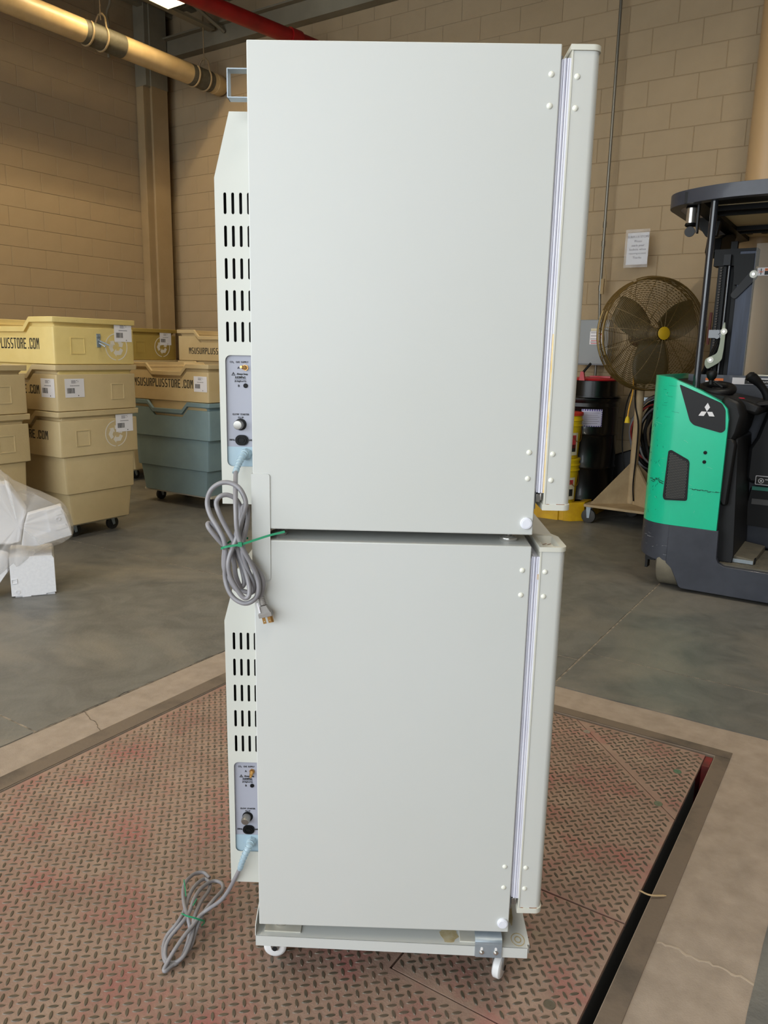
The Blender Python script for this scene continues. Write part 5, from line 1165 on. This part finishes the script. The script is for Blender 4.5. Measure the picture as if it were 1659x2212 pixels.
for k in range(3):
    a = R(-90 + 120 * k + 2); u_ = fa * math.cos(a) + fb_ * math.sin(a); v_ = fa * -math.sin(a) + fb_ * math.cos(a); vs = []
    N1, N2 = 8, 8
    for i in range(N1 + 1):
        r_ = .05 + (.385 - .05) * i / N1
        for j_ in range(N2 + 1):
            s_ = (j_ / N2 - .5); wd = (.11 + .16 * math.sin(PI * min(1, i / N1 * .7 + .1)))
            vs.append(fc + u_ * r_ + v_ * (s_ * wd) + fd * (.03 - s_ * .10 * (1 - .4 * i / N1)))
    b = MB().add(vs, [(i * (N2 + 1) + j_, i * (N2 + 1) + j_ + 1, (i + 1) * (N2 + 1) + j_ + 1, (i + 1) * (N2 + 1) + j_) for i in range(N1) for j_ in range(N2)])
    o = b.build('fan_blade', M_blade, fn, smooth=60); md = o.modifiers.new('thick', 'SOLIDIFY'); md.thickness = .003
MB().lathe(fc + fd * -.02, fd, [(0, .05), (.09, .05), (.10, .03)], 24).build('blade_hub', M_blade, fn)
mo = MB().lathe(fc + fd * -.24, fd, [(0, .05), (.02, .085), (.16, .09), (.2, .07), (.22, .02)], 28); mo.build('motor', mat('brown_black_motor', (50, 44, 34), .4), fn)
m = MB()
m.tube([fc + fd * .01 + fa * (.46 * math.cos(R(a)) ) + fb_ * (.46 * math.sin(R(a))) for a in range(-22, 24, 4)], .008, 8)
m.tube([fc + fd * .05 + fa * (.44 * math.cos(R(a)) ) + fb_ * (.44 * math.sin(R(a))) for a in range(-22, 24, 4)], .006, 8)
m.build('side_handle', mat('dull_brass_wire', (150, 128, 84), .4, metal=.4), fn)
m = MB().tube([fc + fa * ((FRr + .013) * math.cos(R(a))) + fb_ * ((FRr + .013) * math.sin(R(a))) for a in range(66, 116, 5)], .004, 6)
for a in (68, 112): m.lathe(fc + fa * (FRr * math.cos(R(a))) + fb_ * (FRr * math.sin(R(a))) + Vector((0, -.01, .004)), (0, -1, 0), [(0, .014), (.02, .014)], 8)
m.build('rim_clips', M_cage, fn)
pu, pw_ = -1.745, 6.63
MB().cyl((pu, pw_, .17), (pu + .005, pw_ - .015, 1.42), .034, n=20).cyl((pu + .004, pw_ - .01, 1.18), (pu + .005, pw_ - .015, 1.46), .045, n=20).build('post', M_mdf, fn)
MB().tube([(pu + .005, pw_ - .015, 1.45), (pu + .03, pw_ - .03, 1.55), tuple(fc + fd * -.16)], .03, 10).build('yoke', M_cage, fn)
bd = [(-2.065, 6.335), (-1.40, 6.310), (-1.36, 6.95), (-1.82, 6.97), (-2.045, 6.56)]
MB().poly(rounded(bd, .02), .148, .168, 'xy').build('base_board', M_mdf, fn, bevel=.002)
def gus(p0, p1, h):
    p0, p1 = Vector(p0), Vector(p1); d = (p1 - p0).normalized(); n = Vector((-d.y, d.x)) * .009
    P = [(p0.x, p0.y, .168), (p1.x, p1.y, .168), (p1.x - d.x * .02, p1.y - d.y * .02, .168), (p0.x, p0.y, h)]
    vs = [(x - n.x, y - n.y, z) for x, y, z in (P[0], P[1], P[3])] + [(x + n.x, y + n.y, z) for x, y, z in (P[0], P[1], P[3])]
    MB().add(vs, [(0, 1, 2), (5, 4, 3), (0, 3, 4, 1), (1, 4, 5, 2), (2, 5, 3, 0)]).build('gusset', M_mdf, fn, smooth=0)
gus((pu - .02, pw_ - .01), (-2.02, 6.40), .52); gus((pu + .02, pw_ - .01), (-1.44, 6.38), .52); gus((pu + .02, pw_ + .02), (-1.42, 6.9), .52); gus((pu - .02, pw_ + .02), (-1.84, 6.9), .52)
for x, y in ((-2.03, 6.40), (-1.44, 6.38), (-1.42, 6.88), (-1.80, 6.90)):
    f = MB().box((x - .03, y - .04, .142), (x + .03, y + .04, .148)); 
    for s in (-1, 1): f.poly([(x - .02, .145), (x + .022, .145), (x + .012, .045), (x - .008, .045)], y + s * .024 - .002, y + s * .024 + .002, 'xz')
    c_ = f.build('caster', M_zinc, fn, smooth=0)
    MB().lathe((x, y - .018, .060), (0, 1, 0), [(0, .050), (.004, .060), (.032, .060), (.036, .050)], 26).build('wheel', mat('grey_black_wheel', (58, 56, 54), .6), c_)
m = MB().tube(crspline([(pu - .05, pw_ - .06, 1.25), (pu - .045, pw_ - .06, 1.12), (pu - .065, pw_ - .06, .98), (pu - .07, pw_ - .06, .905)]), .006, 8); yc = m.build('yellow_cord', mat('orange_yellow_cord', (232, 170, 60), .5), fn)
MB().lathe((pu - .07, pw_ - .06, .915), (0, 0, -1), [(0, .009), (.02, .018), (.045, .021), (.048, .024), (.054, .024)], 14).build('yellow_socket', mat('bright_yellow_plastic', (222, 190, 40), .5), yc)
MB().tube(crspline([(pu - .03, pw_ - .05, 1.2), (pu - .02, pw_ - .05, 1.02), (pu + .02, pw_ - .05, .85), (pu + .025, pw_ - .05, .6), (pu + .02, pw_ - .05, .35), (pu + .035, pw_ - .05, .2)]), .006, 8).tube(crspline([(pu - .04, pw_ - .03, 1.2), (pu - .10, pw_ - .03, 1.0), (pu - .11, pw_ - .02, .7), (pu - .07, pw_ - .02, .45)]), .006, 8).build('black_cord', M_blk, fn)

# ================================================================== DRUMS, PAILS, CABLES
M_ysp = mat('yellow_spill_pallet', (214, 170, 16), .45, rgb2=(188, 142, 20), scale=5)
sp = thing('spill_pallet', 'yellow plastic spill pallet on the floor under the black drum', 'pallet', FB, (-2.5, 6.7, 0))
o = [(-3.3, 6.33), (-2.28, 6.33), (-2.275, 6.345), (-2.235, 6.345), (-2.23, 6.33), (-2.17, 6.35), (-2.085, 6.44), (-2.085, 7.12), (-3.3, 7.12)]
MB().poly(o, 0, .165, 'xy', [[(-3.24, 6.40), (-2.22, 6.40), (-2.14, 6.47), (-2.14, 7.06), (-3.24, 7.06)]]).poly(rrect(-3.26, 6.38, -2.14, 7.06, .03), .0, .10, 'xy').build('tray', M_ysp, sp, bevel=.008)
b = MB()
for k in range(11): b.box((-3.22, 6.42 + k * .056, .115), (-2.18, 6.44 + k * .056, .145))
for k in range(12): b.box((-3.2 + k * .085, 6.42, .115), (-3.18 + k * .085, 7.02, .145))
b.build('grating', M_dark, sp, smooth=0)
M_drum = mat('gloss_black_drum', (8, 8, 9), .28, coat=.2)
dm = thing('steel_drum', 'tall glossy black steel drum with a purple-striped hazard label', 'drum', FB, (-2.270, 6.84, .145))
dc = (-2.270, 6.84)
MB().lathe((*dc, .145), (0, 0, 1), [(0, .285), (.012, .292), (.02, .286), (.28, .286), (.295, .296), (.31, .286), (.57, .286), (.585, .296), (.60, .286), (.82, .286), (.83, .292), (.86, .286), (.885, .300), (.90, .300), (.91, .28)], 48).build('drum_body', M_drum, dm)
lx = MB(); 
def oncyl(mb, c, rad, a0, a1, z0, z1, n=8):
    vs = []
    for i in range(n + 1):
        a = R(a0 + (a1 - a0) * i / n)
        for z in (z0, z1): vs.append((c[0] + rad * math.cos(a), c[1] + rad * math.sin(a), z))
    return mb.add(vs, [(2 * i, 2 * i + 2, 2 * i + 3, 2 * i + 1) for i in range(n)])
L0 = -78
hl = oncyl(MB(), dc, .2885, L0, L0 + 36, .805, .955).build('hazard_label', mat('lilac_paper', (204, 200, 222), .6), dm, smooth=60); hl['label'] = 'white and purple hazardous waste label'
st = MB()
for k in range(9):
    a = L0 + 1 + k * 4
    oncyl(st, dc, .2893, a, a + 2.0, .940, .955, 1); oncyl(st, dc, .2893, a + .6, a + 2.4, .805, .813, 1)
for k in range(7):
    z = .815 + k * .018; oncyl(st, dc, .2893, L0, L0 + 1.6, z, z + .009, 1); oncyl(st, dc, .2893, L0 + 34.4, L0 + 36, z, z + .009, 1)
st.build('purple_stripe', mat('purple_ink', (74, 56, 140), .6), hl, smooth=0)
st = MB()
for k in range(6): oncyl(st, dc, .2893, L0 + 4, L0 + (28 if k % 2 else 31), .922 - k * .018, .925 - k * .018, 4)
st.build('printed_line', M_grey, hl, smooth=0)
oncyl(MB(), dc, .2885, -100, -80, .66, .86).build('diamond_label', M_paper, dm, smooth=60)
sq = MB(); a = -88
for (da, z) in ((0, .80), (5, .765), (0, .73), (-5, .765)): sq.add([(dc[0] + .2895 * math.cos(R(a + da)), dc[1] + .2895 * math.sin(R(a + da)), z)], [])
sq.f.append((0, 1, 2, 3)); sq.build('diamond_symbol', M_ink, dm, smooth=0)
ln = thing('drum_funnel', 'black drum funnel with a red lid and lever on top of the drum', 'funnel', FB, (-2.20, 6.80, 1.055))
fcn = (-2.20, 6.80)
MB().lathe((*fcn, 1.055), (0, 0, 1), [(0, .235), (.01, .235), (.012, .205), (.14, .205), (.145, .19)], 40).build('funnel_body', M_drum, ln)
MB().lathe((*fcn, 1.198), (0, 0, 1), [(0, .212), (.008, .216), (.018, .205), (.028, .10), (.030, .02)], 40).box((fcn[0] - .02, fcn[1] - .06, 1.222), (fcn[0] + .16, fcn[1] + .03, 1.236)).build('red_lid', mat('red_lid_paint', (178, 26, 36), .35), ln)
MB().hexa([(-2.235, 6.50, 1.20), (-2.185, 6.50, 1.20), (-2.185, 6.53, 1.20), (-2.235, 6.53, 1.20), (-2.225, 6.50, 1.275), (-2.20, 6.50, 1.275), (-2.20, 6.53, 1.275), (-2.225, 6.53, 1.275)]).build('lever_bracket', MATS['red_lid_paint'], ln)
MB().tube([(-2.21, 6.515, 1.265), (-2.145, 6.515, 1.345)], .011, 8).build('lever', M_blk, ln)
M_pail = mat('yellow_pail_plastic', (218, 186, 22), .4)
def pail(z, c, label, lid):
    t = thing('plastic_pail', label, 'pail', FB, (c[0], c[1], z), 'stacked yellow pails')
    MB().lathe((*c, z), (0, 0, 1), [(0, .128), (.005, .131), (.27, .146), (.275, .156), (.283, .156), (.288, .148), (.315, .149), (.32, .158), (.33, .158), (.335, .149), (.37, .15)], 36).build('pail_body', M_pail, t)
    if lid: MB().lathe((*c, z + .362), (0, 0, 1), [(0, .157), (.022, .158), (.028, .150), (.029, .08)], 36).build('red_lid', mat('red_pail_lid', (190, 56, 40), .5), t)
    else: MB().lathe((*c, z + .362), (0, 0, 1), [(0, .156), (.016, .156), (.018, .150)], 36).build('lid', M_pail, t)
    oncyl(MB(), c, .146, -65, -15, z + .03, z + .22).build('paper_label', mat('cream_label', (206, 196, 168), .6), t, smooth=60)
    q = MB(); oncyl(q, c, .1475, -40, -24, z + (.16 if not lid else .09), z + .20, 3); q.build('red_mark', MATS['red_print'], t, smooth=0)
    q = MB(); oncyl(q, c, .1475, -40, -24, z + .06, z + .12, 3); q.build('black_symbol', M_ink, t, smooth=0)
    MB().tube([(c[0] + .15 * math.cos(R(a)), c[1] + .155 * math.sin(R(a)), z + .27 - .13 * math.sin(R((a + 60) * 180 / 100)) if -60 <= a <= 40 else z + .27) for a in range(-60, 41, 8)], .003, 6).build('bail_handle', M_brass, t)
    return t
pc = (-2.300, 6.395)
pail(.166, pc, 'yellow plastic pail standing on the spill pallet under another pail', False); pail(.548, pc, 'yellow plastic pail with a red lid on top of the other', True)
# coiled cables on the back wall and a dark bin below
cc = thing('cable_coil', 'coil of black, grey and red cables hanging on the back wall behind the fan', 'cables', FB, (-1.62, 7.0, .75))
rr = random.Random(5)
for k in range(14):
    rx, rz = rr.uniform(.16, .27), rr.uniform(.24, .34); cx, cz, cy = -1.60 + rr.uniform(-.04, .05), .73 + rr.uniform(-.04, .04), 6.95 + rr.uniform(-.05, .05)
    MB().tube([(cx + rx * math.cos(2 * PI * i / 36), cy + .02 * math.sin(i), cz + rz * math.sin(2 * PI * i / 36)) for i in range(36)], rr.uniform(.008, .014), 6, closed=True).build('cable_loop', (M_blk, M_bp2, mat('grey_cable', (112, 112, 116), .5), M_blk, mat('red_cable', (130, 40, 36), .5))[k % 5 if k < 6 else k % 4], cc)
MB().box((-1.80, 6.95, 1.03), (-1.50, 7.08, 1.06)).box((-1.62, 6.90, 1.02), (-1.50, 6.95, 1.07)).build('wall_hook', M_zinc, cc)
bn = tag(MB().poly([(-2.10, 0), (-1.62, 0), (-1.62, .62), (-1.80, .62), (-2.10, .50)], 7.04, 7.13).build('black_bin', M_bp, None, FB, (-1.85, 7.05, 0), bevel=.01), 'low black bin against the back wall behind the fan post', 'bin')
